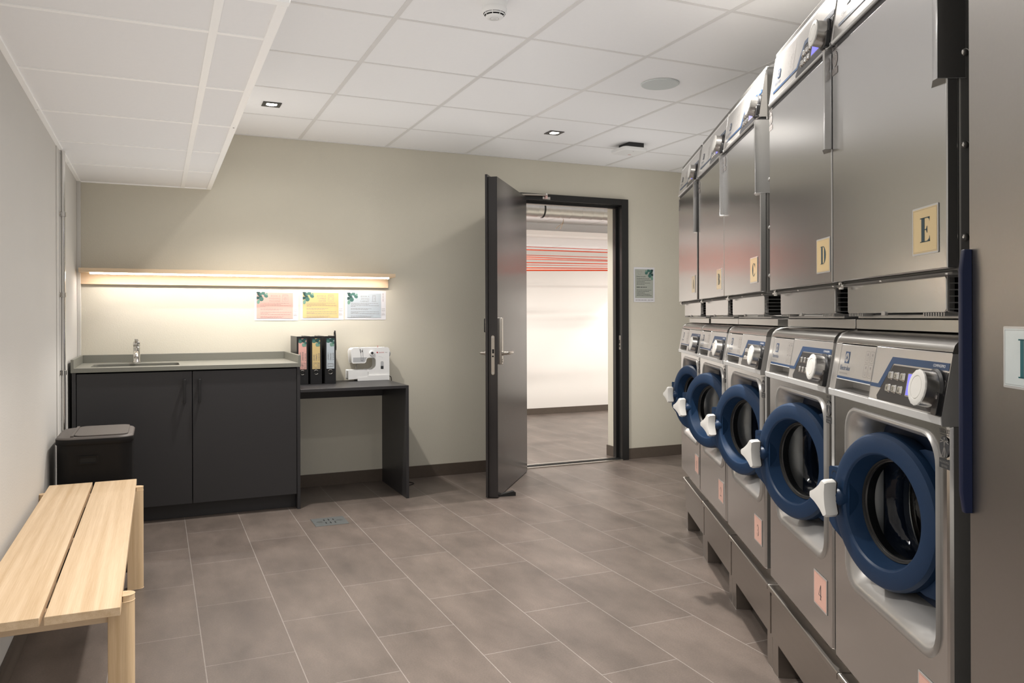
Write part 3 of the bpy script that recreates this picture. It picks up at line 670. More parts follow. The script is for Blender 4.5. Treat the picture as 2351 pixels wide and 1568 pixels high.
def sign(name, label, cat, group, ch, a, q, z0, w, h, card, ink, tilt=0.):
    o = thing(name, label, cat, mpos(a, q, z0), MROT, group)
    b = MB(); fr = frame((0, 0, 0), (math.cos(tilt), 0, math.sin(tilt)), (-math.sin(tilt), 0, math.cos(tilt)))
    P = rrect(-w/2, w/2, 0, h, .002, 2)
    b.loft([[fr @ Vector((x, y, 0.)) for x, y in P], [fr @ Vector((x, y, .0012)) for x, y in P]], CLEAR, False, True)
    m = b.obj('laminate', o, ang=0)
    b = MB(); iw, ih = w/2-.0035, h/2-.0035; c = h/2
    b.flat(fr, [(-iw, c-ih), (iw, c-ih), (iw, c+ih), (-iw, c+ih)], card, .0015)
    b.line(fr, [(-iw+.002, c-ih+.002), (iw-.002, c-ih+.002), (iw-.002, c+ih-.002), (-iw+.002, c+ih-.002)], .0004, PRINTG, .0018, closed=True)
    if ch in 'ABCDE': glyph(b, fr, ch, .002, c+.001, h*.51, w*.39, ink, .0019)
    elif ch == 'I': glyph(b, fr, ch, 0, c-.001, h*.62, w*.22, ink, .0019)
    else: glyph(b, fr, ch, .001, c-.002, h*.42, w*.24, ink, .0019)
    b.obj('card', o, ang=0)
    return o
for ch, a, z0 in (('E', 1.558, 1.288), ('D', 2.140, 1.285), ('C', 2.883, 1.291), ('B', 3.494, 1.287), ('A', 4.143, 1.293)):
    sign('letter_sign', 'yellow laminated sign with the dark letter %s on a tumble dryer' % ch, 'sign', 'letter signs on the tumble dryers', ch, a, .6995, z0, .106, .0915, CARDY, INK)
for ch, a, z0 in (('5', 1.540, .392), ('4', 2.172, .390), ('3', 2.834, .379), ('2', 3.468, .376), ('1', 4.062, .383)):
    sign('number_sign', ('pink laminated sign cut off by the lower picture edge, on the nearest washing machine' if ch == '5' else 'pink laminated sign with the dark number %s on a washing machine' % ch), 'sign', 'number signs on the washing machines', ch, a, .6995, z0, .106, .092, CARDP, INK)

# ================================================================== DRYING CABINET at the right edge
dc = thing('drying_cabinet', 'tall silver drying cabinet at the right edge of the picture, beside the nearest dryer', 'drying cabinet', mpos(.977, .68), MROT)
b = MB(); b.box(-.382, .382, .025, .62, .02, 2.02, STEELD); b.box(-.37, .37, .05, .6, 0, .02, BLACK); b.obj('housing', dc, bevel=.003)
b = MB(); b.box(-.382, .382, 0, .023, .06, 2.015, STEELC); dv = b.obj('door', dc, bevel=.002)
b = MB(); hb = []
for zz, f in ((.846, .70), (.848, .74), (.880, 1.), (1.246, 1.), (1.278, .74), (1.280, .70)):
    y1 = -.0175*f; hb.append([(-.384, .022, zz), (-.384, y1+.001, zz), (-.3805, y1, zz), (-.3745, y1, zz), (-.372, y1+.001*f, zz), (-.372, .0, zz), (-.381, .0, zz), (-.381, .022, zz)])
b.loft(hb, BLUEBAR, True, True); b.obj('door_handle', dv, bevel=.001)
sign('letter_sign', 'pale laminated sign with a teal letter on the drying cabinet door at the right edge', 'sign', None, 'I', 1.205, .6795, 1.062, .100, .0925, CARDB, TEAL)
# ================================================================== SINK CABINET, WORKTOP, SINK, TAP
cab = thing('sink_cabinet', 'charcoal base cabinet with two doors under the grey worktop', 'cabinet', (.185, 5.30, 0))
ox, oy = .185, 5.30
def cb(x0, x1, y0, y1, z0, z1, m, name, par, bev=.0012):
    b = MB(); b.box(x0-ox, x1-ox, y0-oy, y1-oy, z0, z1, m); return b.obj(name, par, bevel=bev)
cb(-.43, -.411, 5.0, 5.60, 0, .8715, CAB, 'side_panel', cab); cb(.784, .803, 5.0, 5.60, 0, .8715, CAB, 'side_panel', cab)
cb(-.411, .784, 5.075, 5.09, 0, .09, CAB, 'plinth_board', cab); cb(-.411, .784, 5.03, 5.59, .092, .108, CAB, 'bottom_board', cab); cb(-.411, .784, 5.58, 5.595, .108, .86, CAB, 'back_board', cab)
dl = cb(-.408, .1855, 5.006, 5.025, .093, .864, CAB, 'door', cab); dr_ = cb(.1895, .782, 5.006, 5.025, .093, .864, CAB, 'door', cab)
for x, par in ((.145, dl), (.2265, dr_)):
    b = MB()
    b.box(x-.0065-ox, x+.0065-ox, 4.975-oy, 4.984-oy, .682, .818, BLACK); b.box(x-.0065-ox, x+.0065-ox, 4.984-oy, 5.0065-oy, .806, .818, BLACK); b.box(x-.0065-ox, x+.0065-ox, 4.984-oy, 5.0065-oy, .682, .694, BLACK)
    b.obj('handle', par, bevel=.001)
# worktop with upstands and sink cut-out
b = MB(); n = 5
out = rrect(-.435, .806, 4.992, 5.61, .0015, n); hole = rrect(-.347, .122, 5.095, 5.405, .03, n)
b.loft([[(x, y, .8725) for x, y in hole], [(x, y, .8725) for x, y in out], [(x, y, .897) for x, y in out], [(x, y, .897) for x, y in hole], [(x, y, .8725) for x, y in hole]], STONE)
b.box(-.435, -.420, 4.992, 5.61, .8965, .9455, STONE); b.box(.791, .806, 4.992, 5.61, .8965, .9455, STONE); b.box(-.42, .791, 5.595, 5.61, .8965, .9455, STONE)
tag(b.obj('worktop', bevel=.0012), 'grey green stone worktop with raised edges on the charcoal cabinet', 'worktop')
b = MB()
def rr3(ins, z, r): return [(x, y, z) for x, y in rrect(-.345+ins, .120-ins, 5.097+ins, 5.403-ins, r, 6)]
b.loft([rr3(-.015, .8718, .035), rr3(.002, .8720, .03), rr3(.006, .862, .03), rr3(.012, .74, .04), rr3(.04, .725, .05), rr3(.11, .722, .04)], STEELP, False, True)
b.cyl((-.112, 5.25, .7225), (-.112, 5.25, .7245), .035, CHROME, 24)
tag(b.obj('sink', ang=50), 'stainless steel sink bowl set into the grey worktop', 'sink')
t = thing('faucet', 'chrome mixer tap standing behind the sink', 'faucet', (-.116, 5.50, .8975))
b = MB(); b.lathe([(.0235, 0), (.0235, .006), (.0205, .012), (.0205, .08), (.0215, .095), (.018, .1)], CHROME, 'Z', (0, 0, 0), 28, True, True); b.obj('body', t)
b = MB(); b.tube([(0, -.012, .062), (0, -.045, .066), (0, -.085, .062), (0, -.108, .050), (0, -.113, .040)], .0125, CHROME, 14); b.cyl((0, -.113, .042), (0, -.114, .030), .0115, SATIN, 16); b.obj('spout', t)
b = MB(); b.lathe([(.019, .1), (.0215, .104), (.0225, .118), (.021, .13), (.012, .136), (.0001, .137)], CHROME, 'Z', (0, 0, 0), 28); b.prism([(-.012, .118), (-.075, .142), (-.078, .149), (-.02, .137), (.008, .136)], 'X', -.0095, .0095, CHROME); b.obj('lever', t, bevel=.002)

# ================================================================== SIDE TABLE
st = thing('side_table', 'dark laminate side table against the back wall, right of the cabinet', 'table', (1.15, 5.3, 0)); ox, oy = 1.15, 5.3
cb(.8045, 1.4935, 5.0, 5.606, .7145, .733, CAB, 'table_top', st); cb(1.4745, 1.4935, 5.0, 5.606, 0, .7143, CAB, 'side_panel', st); cb(.8045, 1.4743, 5.585, 5.604, .617, .7143, CAB, 'rear_rail', st)

# ------------------------------------------------------------------ posters
def leaves(b, fr, x, y, s, flip=1, h=.0006):
    L = [(-.01, -.02, .16, .10, .6, LEAF1), (.16, -.06, .15, .11, -.5, LEAF1), (.20, -.22, .20, .13, -.9, LEAF1), (.34, -.40, .15, .11, -.5, LEAF1), (.10, -.52, .17, .13, .2, LEAF1),
         (.40, -.62, .19, .20, 0, LEAF2), (.15, -.86, .13, .20, -.2, LEAF3), (.55, -.10, .16, .17, .2, LEAF2), (.78, -.34, .19, .15, -.6, LEAF2), (.84, -.18, .10, .10, .4, LEAF3), (.33, -.20, .1, .16, .3, LEAF2)]
    for k, (cx, cy, rx, ry, ro, m) in enumerate(L):
        P = ell(0, 0, rx, ry, ro, 12); Q = []
        for px, py in P: Q.append((x+flip*(max(cx+px, 0.))*s, y+min(cy+py, 0.)*s))
        if flip < 0: Q = Q[::-1]
        b.flat(fr, Q, m, h+.00008*k)
    b.line(fr, [(x+flip*.08*s, y-.02*s), (x+flip*.3*s, y-.3*s), (x+flip*.4*s, y-.55*s)], .02*s, LEAF1, h+.0011)
def words(b, fr, x, y, w, size, m, seed=0, h=.0006):
    """a line of small illegible print"""
    r = random.Random(seed); e = x+w
    while x < e-size:
        l = min(e-x, size*r.uniform(.8, 3.4)); b.flat(fr, [(x, y), (x+l, y), (x+l, y+size*.42), (x, y+size*.42)], m, h); x += l+size*.42
def washer_icon(b, fr, x0, y0, w, h_, m, kind, z=.0006):
    t = w*.035
    def rg(x0, x1, y0, y1, r): b.ringp(fr, rrect(x0, x1, y0, y1, r, 3), rrect(x0+t, x1-t, y0+t, y1-t, max(r-t, .0002), 3), m, z)
    if kind == 'cabinet':
        rg(x0+w*.2, x0+w*.8, y0+h_*.05, y0+h_*.98, .0004); rg(x0+w*.28, x0+w*.72, y0+h_*.05, y0+h_*.90, .0004); b.line(fr, [(x0, y0+h_*.05), (x0+w*1.0, y0+h_*.05)], t, m, z); b.flat(fr, ell(x0+w*.62, y0+h_*.48, w*.05, w*.05, n=8), m, z); return
    rg(x0, x0+w, y0, y0+h_, w*.1); rg(x0+w*.1, x0+w*.9, y0+h_*.76, y0+h_*.92, w*.04)
    r = w*(.29 if kind == 'washer' else .36)
    cx, cy = x0+w*.5, y0+h_*.41; b.ringp(fr, ell(cx, cy, r, r, n=22), ell(cx, cy, r-t, r-t, n=22), m, z)
    if kind == 'washer': b.line(fr, ell(cx, cy, r*.5, r*.5, a0=.3, a1=5., n=10), t, m, z); b.line(fr, [(cx-r*.4, cy), (cx, cy+r*.2), (cx+r*.5, cy)], t, m, z)
def poster(label, x0, z0, w, h, col, lines, kind, ink, side, tilt=0., group='booking notices under the wall lamp'):
    o = thing('poster', label, 'poster', (x0, YB-.0005, z0), 0, group); c, s_ = math.cos(tilt), math.sin(tilt)
    fr = frame((0, 0, 0), (c, 0, s_), (-s_, 0, c)); b = MB()
    g = 7; f0 = [[fr @ Vector((w*i/g, h*j/g, .0012+.0030*max(0, (j/g-.6))*0+.004*max(0., .25-j/g)*(1-abs(2*i/g-1)))) for i in range(g+1)] for j in range(g+1)]
    pts = [p for r in f0 for p in r]; b.add(pts, [[j*(g+1)+i, j*(g+1)+i+1, (j+1)*(g+1)+i+1, (j+1)*(g+1)+i] for j in range(g) for i in range(g)], PAPER); b.obj('sheet', o, ang=60)
    b = MB(); H0 = .0034; X = lambda t: t*w; Y = lambda t: h*(1-t)
    b.flat(fr, [(X(.047), Y(.933)), (X(.879), Y(.933)), (X(.879), Y(.093)), (X(.047), Y(.093))], col, H0)
    leaves(b, fr, X(.047), Y(.075), w*.27, 1, H0+.0004)
    for k, tx in enumerate(lines): b.text(fr, tx, X(.585), Y(.225+.083*k), h*.075, ink, H0+.0006, 'RIGHT', sp=1.08)
    washer_icon(b, fr, X(.635), Y(.385), w*.13, h*.235, ink, kind, H0+.0006)
    rows = [(.445, .67), (.485, .46), (.52, .70), (.555, .13), (.63, .51), (.665, .42), (.735, .71), (.77, .18), (.805, .70), (.88, .55), (.915, .49)]
    for k, (yy, ln) in enumerate(rows): words(b, fr, X(.135), Y(yy), w*ln, h*.028, ink, k*7+len(lines[1]), H0+.0006)
    for k in range(7): words(b, fr, X(.895), Y(.62+.03*k+(.04 if k > 3 else 0)), w*.08, h*.02, PRINTG, k+40, H0+.0006)
    if side: words(b, frame((X(.925), 0, Y(.09)), (0, 0, -1), (1, 0, 0)), 0, 0, h*.33, h*.036, PRINTG, 61, H0+.0006)
    b.obj('print', o, ang=0)
poster('pink notice reading BOOK A WASHING MACHINE, leftmost of three on the back wall', .601, 1.157, .288, .209, PINK, ('BOOK A', 'WASHING', 'MACHINE'), 'washer', PRINTG, False, -.006)
poster('yellow notice reading BOOK A TUMBLE DRYER, middle of three on the back wall', .906, 1.160, .297, .208, YELL, ('BOOK A', 'TUMBLE', 'DRYER'), 'dryer', PRINTG, False, -.004)
poster('pale blue notice reading BOOK A DRYING CABINET, above the sewing machine', 1.214, 1.161, .294, .206, PBLUE, ('BOOK A', 'DRYING', 'CABINET'), 'cabinet', PRINTG, True, -.008)
# notice beside the door
o = thing('poster', 'grey green guide sheet on the wall right of the open door', 'poster', (3.610, YB-.0005, 1.297)); b = MB(); fr = frame((0, 0, 0), (1, 0, 0), (0, 0, 1)); w, h = .205, .289
b.add([fr @ Vector((x, y, q)) for x, y, q in ((0, 0, .002), (w, 0, .003), (w, h, .001), (0, h, .001))], [[0, 1, 2, 3]], PAPER); b.obj('sheet', o, ang=0); b = MB()
b.flat(fr, [(.013, .033), (.190, .033), (.190, .272), (.013, .272)], PGREY, .0032); leaves(b, fr, .190, .272, .085, -1, .0036)
P = [(.040, .260), (.050, .252), (.060, .252), (.070, .260), (.076, .250), (.067, .240), (.066, .228), (.044, .228), (.043, .240), (.034, .250)]; b.line(fr, P, .0012, PRINTG, .0038, closed=True)
b.text(fr, 'Drying room guide', .026, .2085, .0115, PRINT, .004); words(b, fr, .026, .121, .10, .012, PRINT, 77, .004)
for k, (yy, ln) in enumerate([(.193, .125), (.181, .142), (.169, .08), (.157, .135), (.145, .08), (.098, .15), (.086, .12), (.074, .078), (.063, .13), (.052, .148)]): words(b, fr, .027, yy, ln, .0065, PRINT, k+90, .0038)
words(b, fr, .016, .015, .11, .009, PRINTG, 5, .0038); words(b, fr, .135, .015, .06, .009, PRINTG, 6, .0038); b.obj('print', o, ang=0)

# ------------------------------------------------------------------ binders
def binder(label, x0, x1, col, lines, kind):
    w = x1-x0; D = .262; h = .318; o = thing('ring_binder', label, 'binder', ((x0+x1)/2, 5.352, .7332), 0, 'ring binders on the side table'); q = w/2
    b = MB(); b.box(-q, q, 0, .004, 0, h, BLACK); b.box(-q, -q+.003, .004, D, 0, h, BLACK); b.box(q-.003, q, .004, D-.01, 0, h, BLACK); b.obj('cover', o, bevel=.001)
    b = MB(); b.box(-q+.006, q-.02, .03, D-.02, .008, h-.016, PAPER); b.obj('papers', o)
    fr = frame((0, 0, 0), (1, 0, 0), (0, 0, 1)); b = MB(); lw = .0515; b.flat(fr, [(-lw/2, .101), (lw/2, .101), (lw/2, .303), (-lw/2, .303)], col, .0006)
    lf = [(-.018, .296, .014, .012, LEAF1), (-.014, .284, .014, .011, LEAF2), (.004, .290, .011, .012, LEAF1), (.016, .298, .010, .010, LEAF1), (.010, .285, .007, .009, LEAF1), (.006, .262, .010, .013, LEAF3), (.019, .274, .007, .013, LEAF2), (.018, .258, .006, .008, LEAF3)]
    for k, (cx, cy, rx, ry, m) in enumerate(lf): b.flat(fr, [(max(-lw/2, min(lw/2, x)), min(.303, y)) for x, y in ell(cx, cy, rx, ry, n=12)], m, .0008+.0001*k)
    for k, tx in enumerate(lines): b.text(fr, tx, .0135-.0165*k, .157, .0135, PRINTG, .0012, 'RIGHT' if 0 else 'RIGHT', rot=-PI/2, sx=.95)
    # symbol turned on its side
    fr2 = frame((0, -.0000, 0), (0, 0, -1), (1, 0, 0)); washer_icon(b, fr2, -.143, -.020, .036, .042, PRINTG, kind, .0012)
    b.obj('spine_label', o, ang=0)
    b = MB(); b.lathe([(.0125, -.001), (.0145, -.003), (.0165, -.001), (.0165, .001), (.0125, .001)], CHROME, 'Y', (0, 0, .0795), 26); b.obj('finger_ring', o)
    b = MB(); b.lathe([(.0126, -.0006), (.0001, -.0006)], DARKHOLE, 'Y', (0, 0, .0795), 20); b.obj('finger_hole', o)
binder('black ring binder with pink spine label, half behind the raised worktop edge', .838, .912, PINK, ('BOOK A', 'WASHING', 'MACHINE'), 'washer')
binder('black ring binder with yellow spine label, middle one on the side table', .926, 1.001, YELL, ('BOOK A', 'TUMBLE', 'DRYER'), 'dryer')
binder('black ring binder with pale blue spine label, nearest the sewing machine', 1.021, 1.094, PBLUE, ('BOOK A', 'DRYING', 'CABINET'), 'cabinet')
o = thing('pen', 'black pen clipped upright to the side of the rightmost binder', 'pen', (1.100, 5.40, .955)); b = MB(); b.tube([(0.002, 0, .0), (.003, 0, .02), (0, 0, .10), (-.003, 0, .132)], .0048, BLACK, 10); b.obj('barrel', o)
b = MB(); b.box(-.010, -.006, -.003, .003, .085, .122, BLACK); b.obj('clip', o, bevel=.001)

# ------------------------------------------------------------------ sewing machine
sm = thing('sewing_machine', 'white sewing machine standing on the side table', 'sewing machine', (1.384, 5.545, .7335)); ox = 1.384
def sx(*p): return [(x-ox, z-.7335) for x, z in p]
b = MB(); b.prism(sx((1.274, .7365), (1.496, .7365), (1.496, .768), (1.342, .768), (1.342, .757), (1.274, .757)), 'Y', -.055, .062, WHITEP); b.box(-.09, -.07, -.03, .03, 0, .004, RUBBER); b.box(.085, .105, -.03, .03, 0, .004, RUBBER); b.obj('base', sm, bevel=.003)
b = MB(); b.prism(sx((1.212, .748), (1.341, .758), (1.341, .806), (1.212, .8075)), 'Y', -.052, .035, WHITEP); b.obj('extension_table', sm, bevel=.004)
b = MB(); inner = [(1.345, .806)] + [(1.365+.043*math.cos(t), .840+.035*math.sin(t)) for t in [-PI/2+PI/2*k/6 for k in range(7)]] + [(1.408, .872)] + [(1.385+.023*math.cos(t), .875+.023*math.sin(t)) for t in [PI/2*k/5 for k in range(1, 6)]] + [(1.352, .898), (1.340, .894), (1.333, .882), (1.330, .866), (1.322, .8605), (1.243, .8605), (1.238, .868)]
outl = [(1.232, .935), (1.236, .950), (1.248, .9585), (1.488, .9600), (1.496, .952), (1.4965, .769), (1.345, .769)]
b.prism(sx(*(inner+outl)), 'Y', -.045, .055, WHITEP); b.obj('body', sm, bevel=.005, seg=3)
fr = frame((-0.0, -.0458, 0), (1, 0, 0), (0, 0, 1)); F = lambda *p: [(x-ox, z-.7335) for x, z in p]
b = MB(); b.flat(fr, F((1.243, .8645), (1.320, .8645), (1.328, .872), (1.333, .888), (1.342, .8965), (1.243, .8965)), GREYP, .0003); b.obj('lower_cover', sm, ang=0)
b = MB(); b.text(fr, 'SINGER', 1.4245-ox, .9255-.7335, .0095, REDP, .0006, sp=1.25); b.flat(fr, F(*ell(1.4135, .9292, .0045, .0052, n=14)), REDP, .0006); words(b, fr, 1.470-ox, .928-.7335, .016, .004, PRINTG, 3, .0006)
b.line(fr, F((1.420, .902), (1.440, .899), (1.455, .888)), .0008, GREYP, .0006); b.obj('printed_name', sm, ang=0)
b = MB(); b.lathe([(.0185, 0), (.0185, -.008), (.0165, -.012), (.009, -.0125)], WHITEP, 'Y', (1.375-ox, -.045, .9255-.7335), 30); b.lathe([(.0092, -.0124), (.0092, -.014), (.0075, -.0142), (.0075, -.0128), (.0001, -.0128)], PRINT, 'Y', (1.375-ox, -.045, .9255-.7335), 24); b.obj('stitch_dial', sm, bevel=.0008)
b = MB(); b.lathe([(.0001, .022), (.014, .022), (.021, .018), (.0225, .010), (.0215, 0)], GREYP, 'X', (1.4965-ox, 0, .918-.7335), 28); b.obj('hand_wheel', sm)
b = MB(); P = rrect(1.4375-ox, 1.459-ox, .8115-.7335, .867-.7335, .010, 5); b.flat(fr, P, GREYP, .0004); b.flat(fr, F((1.4385, .8125), (1.458, .8125), (1.458, .833), (1.4385, .833)), PRINT, .0007); b.obj('reverse_lever', sm, ang=0)
b = MB(); b.line(fr, F((1.291, .955), (1.297, .934), (1.299, .90), (1.299, .872), (1.312, .872), (1.3135, .90), (1.309, .955)), .0018, PRINT, .0007); b.line(fr, F((1.292, .953), (1.297, .93)), .005, PRINT, .0008); b.flat(fr, F((1.3025, .935), (1.309, .935), (1.309, .946), (1.3025, .946)), SATIN, .0009); b.obj('thread_guide', sm, ang=0)
b = MB(); nx = 1.272-ox; zz = -.7335
b.cyl((nx, -.02, .8605+zz), (nx, -.02, .826+zz), .0028, SATIN, 10); b.cyl((nx+.004, -.022, .86+zz), (nx+.004, -.022, .822+zz), .0016, SATIN, 8); b.cyl((nx, -.022, .849+zz), (nx+.024, -.03, .849+zz), .0022, SATIN, 8); b.box(nx-.006, nx+.005, -.03, -.014, .816+zz, .832+zz, SATIN); b.cyl((nx+.001, -.022, .822+zz), (nx+.001, -.022, .809+zz), .001, CHROME, 8); b.box(nx-.01, nx+.012, -.036, -.008, .8085+zz, .8105+zz, SATIN); b.obj('needle_and_foot', sm)
b = MB(); b.cyl((1.434-ox, .02, .958+zz), (1.434-ox, .02, .975+zz), .0016, REDP, 8); b.obj('spool_pin', sm)
b = MB(); b.lathe([(.012, 0), (.011, .006), (.0001, .008)], WHITEP, 'Z', (1.462-ox, .01, .959+zz), 16); b.obj('bobbin_winder', sm)
b = MB(); b.tube([(1.288-ox, .0, .958+zz), (1.292-ox, .0, .964+zz), (1.306-ox, 0, .962+zz), (1.308-ox, 0, .968+zz)], .0012, SATIN, 6); b.obj('top_guide', sm)
# mains lead from the machine down behind the table
pts = [(1.4985, 5.56, .757), (1.512, 5.567, .758), (1.528, 5.575, .752), (1.537, 5.583, .740), (1.541, 5.59, .70), (1.545, 5.598, .60), (1.556, 5.606, .45), (1.578, 5.607, .398), (1.590, 5.606, .405), (1.580, 5.604, .50), (1.556, 5.602, .52), (1.545, 5.600, .40), (1.540, 5.597, .2), (1.548, 5.585, .03), (1.575, 5.54, .006), (1.63, 5.47, .005), (1.652, 5.42, .005), (1.63, 5.385, .005), (1.585, 5.36, .005), (1.54, 5.36, .005)]
def smooth(p, k=5):
    P = [Vector(q) for q in p]; out = []
    for i in range(len(P)-1):
        a, b_, c, d = P[max(i-1, 0)], P[i], P[i+1], P[min(i+2, len(P)-1)]
        for j in range(k):
            t = j/k; out.append(.5*((2*b_)+(c-a)*t+(2*a-5*b_+4*c-d)*t*t+(3*b_-a-3*c+d)*t**3))
    return out+[P[-1]]
b = MB(); b.tube(smooth(pts), .0026, CABLE, 8); tag(b.obj('power_cord', ang=60), 'thin black power cord hanging from the sewing machine to the floor', 'cord')

# ================================================================== SHELF LAMP
sl = thing('shelf_lamp', 'long oak wall shelf with a glowing light strip underneath, above the worktop', 'lamp', (.55, YB, 1.40)); ox = .55
YF = 5.455
b = MB(); b.box(-.432-ox, 1.536-ox, YF-YB, -.0008, .0555, .081, OAKX); b.obj('shelf_board', sl, bevel=.001)
b = MB(); b.box(-.431-ox, 1.519-ox, -.0305, -.0008, -.013, .0553, OAKX); b.obj('back_board', sl, bevel=.001)
b = MB(); b.box(-.373-ox, 1.494-ox, YF+.018-YB, YF+.034-YB, .0465, .0554, LEDS); b.poly([(-.373-ox, YF+.018-YB, .0461), (-.373-ox, YF+.034-YB, .0461), (1.494-ox, YF+.034-YB, .0461), (1.494-ox, YF+.018-YB, .0461)], LED); b.obj('light_strip', sl)

# ================================================================== PIPE, BIN, BENCH, DRAIN
pp = thing('water_pipe', 'slim chrome pipe running up the left wall near the corner', 'pipe', (-.432, 4.60, 0))
b = MB(); b.cyl((0, 0, .0), (0, 0, ZL-.004), .0105, CHROME, 18); b.obj('tube', pp)
for z in (1.70, 1.293, .900):
    b = MB(); b.lathe([(.0125, -.012), (.0145, -.012), (.0145, .012), (.0125, .012)], CHROME, 'Z', (0, 0, z), 20); b.box(-.0175, -.0105, -.052, .02, z-.012, z+.012, CHROME); b.cyl((-.0105, -.034, z), (-.0085, -.034, z), .004, SATIN, 10); b.obj('pipe_clamp', pp, bevel=.0006)
bn = thing('waste_bin', 'black rectangular waste bin with taupe lid, between bench and cabinet', 'bin', (-.265, 4.30, 0))
def rb(x0, x1, y0, y1, z, r): return [(x, y, z) for x, y in rrect(x0, x1, y0, y1, r, 8)]
bx0, bx1, by0, by1 = -.155, .163, -.235, .16
b = MB(); b.loft([rb(bx0+.008, bx1-.008, by0+.008, by1-.008, 0, .05), rb(bx0+.006, bx1-.006, by0+.006, by1-.006, .02, .055), rb(bx0+.004, bx1-.004, by0+.004, by1-.004, .602, .06)], BINB, True, True); b.obj('bin_body', bn)
b = MB(); b.loft([rb(bx0, bx1, by0, by1, .6025, .065), rb(bx0-.002, bx1+.002, by0-.002, by1+.002, .606, .067), rb(bx0-.001, bx1+.001, by0-.001, by1+.001, .628, .066), rb(bx0+.006, bx1-.006, by0+.006, by1-.006, .6345, .06), rb(bx0+.02, bx1-.02, by0+.014, by1-.014, .637, .05)], BINL, True, True, ms=[BINB, BINB, BINL, BINL]); b.obj('lid_rim', bn, ang=60)
b = MB(); P = rrect(bx0+.075, bx1-.022, by0+.020, by1-.016, .04, 6); b.loft([[(x, y, .6372) for x, y in P], [(x, y, .6425) for x, y in P]], BINL, False, True); b.box(bx0+.062, bx0+.0745, by0+.02, by1-.018, .636, .644, BINL)
b.obj('flap', bn, bevel=.0015)
b = MB(); fr = frame((0, by0+.0005, 0), (1, 0, 0), (0, 0, 1)); o1 = rrect(-.062, .022, .515, .553, .004, 3); i1 = rrect(-.056, .016, .520, .548, .003, 3)
b.ringp(fr, o1, i1, BINB, .003); b.loft([[fr @ Vector((x, y, .003)) for x, y in i1], [fr @ Vector((x, y, -.003)) for x, y in i1]], DARKHOLE, False, True); b.obj('grip_recess', bn, ang=0)

bh = thing('bench', 'light oak bench of two planks along the left wall', 'bench', (-.26, 3.1, 0))
b = MB(); b.box(-.170, -.003, -.868, .888, .424, .446, OAK); b.obj('seat_plank', bh, bevel=.0012)
b = MB(); b.box(.007, .174, -.868, .888, .424, .446, OAK); b.obj('seat_plank', bh, bevel=.0012)
for y in (-.745, -.02, .735):
    b = MB(); b.box(-.15, .154, y-.014, y+.014, .374 if y != -.02 else .395, .4238, OAKX); b.obj('cross_rail', bh, bevel=.0012)
def bleg(sx_, y):
    b = MB(); P = [(-.03*sx_, -.022), (.012*sx_, -.022)] + [(.012*sx_+.022*math.cos(t)*sx_, .022*math.sin(t)) for t in [-PI/2+PI*k/12 for k in range(1, 12)]] + [(.012*sx_, .022), (-.03*sx_, .022)]
    if sx_ < 0: P = P[::-1]
    P2 = [(max(x, .0055) if sx_ > 0 else min(x, -.0055), yy) for x, yy in P]
    b.prism(P, 'Z', 0, .4235, OAKZ); b.prism(P2, 'Z', .4235, .440, OAKZ)
    o = b.obj('leg', bh, bevel=.0012, ang=40); o.location = (.170 if sx_ > 0 else -.160, y, 0)
for y in (-.745, .735): bleg(1, y); bleg(-1, y)
# floor drain
fd = thing('floor_drain', 'flat steel floor drain cover in the tiles before the cabinet', 'drain', (.905, 4.62, 0))
b = MB(); b.box(-.094, .094, -.09, .09, 0, .0022, mat('worn_drain_steel', (.115, .122, .120), .45, .3, noise=.25, nscale=30))
b.obj('cover_plate', fd, bevel=.0008)
b = MB(); fr = frame((0, 0, .0022), (1, 0, 0), (0, 1, 0))
for i, (cx, cy, l) in enumerate([(-.026, .032, .03), (.0, .034, .038), (.026, .032, .03), (-.026, -.034, .03), (.0, -.034, .038), (.026, -.034, .03)]): b.flat(fr, rrect(cx-.0035, cx+.0035, cy-l/2, cy+l/2, .003, 3), DARKHOLE, .0004)
for cx, cy, l in ((-.055, .010, .03), (-.05, .0, .055), (-.056, -.012, .028), (.055, .014, .03), (.05, .0, .055), (.056, -.01, .028)): b.flat(fr, rrect(cx-l/2, cx+l/2, cy-.0012, cy+.0012, .001, 2), STEELP, .0004)
b.obj('slot_pattern', fd, ang=0)
# door wedge
ws = thing('door_stop', 'black rubber wedge on the floor under the open door', 'doorstop', (2.082, 4.80, 0), math.radians(-10)); b = MB(); b.prism([(-.045, .0), (.07, .0), (.07, .022), (.055, .028), (-.045, .0055)], 'Y', -.018, .018, RUBBER); b.obj('wedge', ws, bevel=.002)

# ================================================================== CEILING FITTINGS
def downlight(x, y, label):
    o = thing('downlight', label, 'downlight', (x, y, ZC), 0, 'recessed ceiling downlights'); s = .0515
    b = MB(); O = rrect(-s, s, -s, s, .002, 2); n = len(O); I = []
    for i, (px, py) in enumerate(O):
        t = math.atan2(py, px); I.append((.040*math.cos(t), .040*math.sin(t)))
    b.loft([[(a, c, -.0015) for a, c in O], [(a, c, -.004) for a, c in O], [(a, c, -.004) for a, c in I]], BLACK); b.obj('square_frame', o, ang=0)
    b = MB(); b.lathe([(.0405, -.0038), (.037, -.0005), (.034, -.0012)], BLACK, 'Z', (0, 0, 0), 28); b.obj('baffle', o)
    b = MB(); b.lathe([(.033, -.0022), (.02, -.0035), (.0001, -.004)], LAMP, 'Z', (0, 0, 0), 28); b.obj('lamp_face', o)
    return o
downlight(.607, 4.756, 'square black downlight in the ceiling left of centre, near the lowered ceiling')
downlight(2.427, 4.743, 'square black downlight in the ceiling in front of the open door')
sd = thing('smoke_detector', 'white round smoke detector under the ceiling at the top of the picture', 'smoke detector', (1.2, 2.85, ZC))
b = MB(); b.lathe([(.052, 0), (.051, -.012), (.046, -.028), (.046, -.034)], WHITEP, 'Z', (0, 0, 0), 40); b.obj('base', sd)
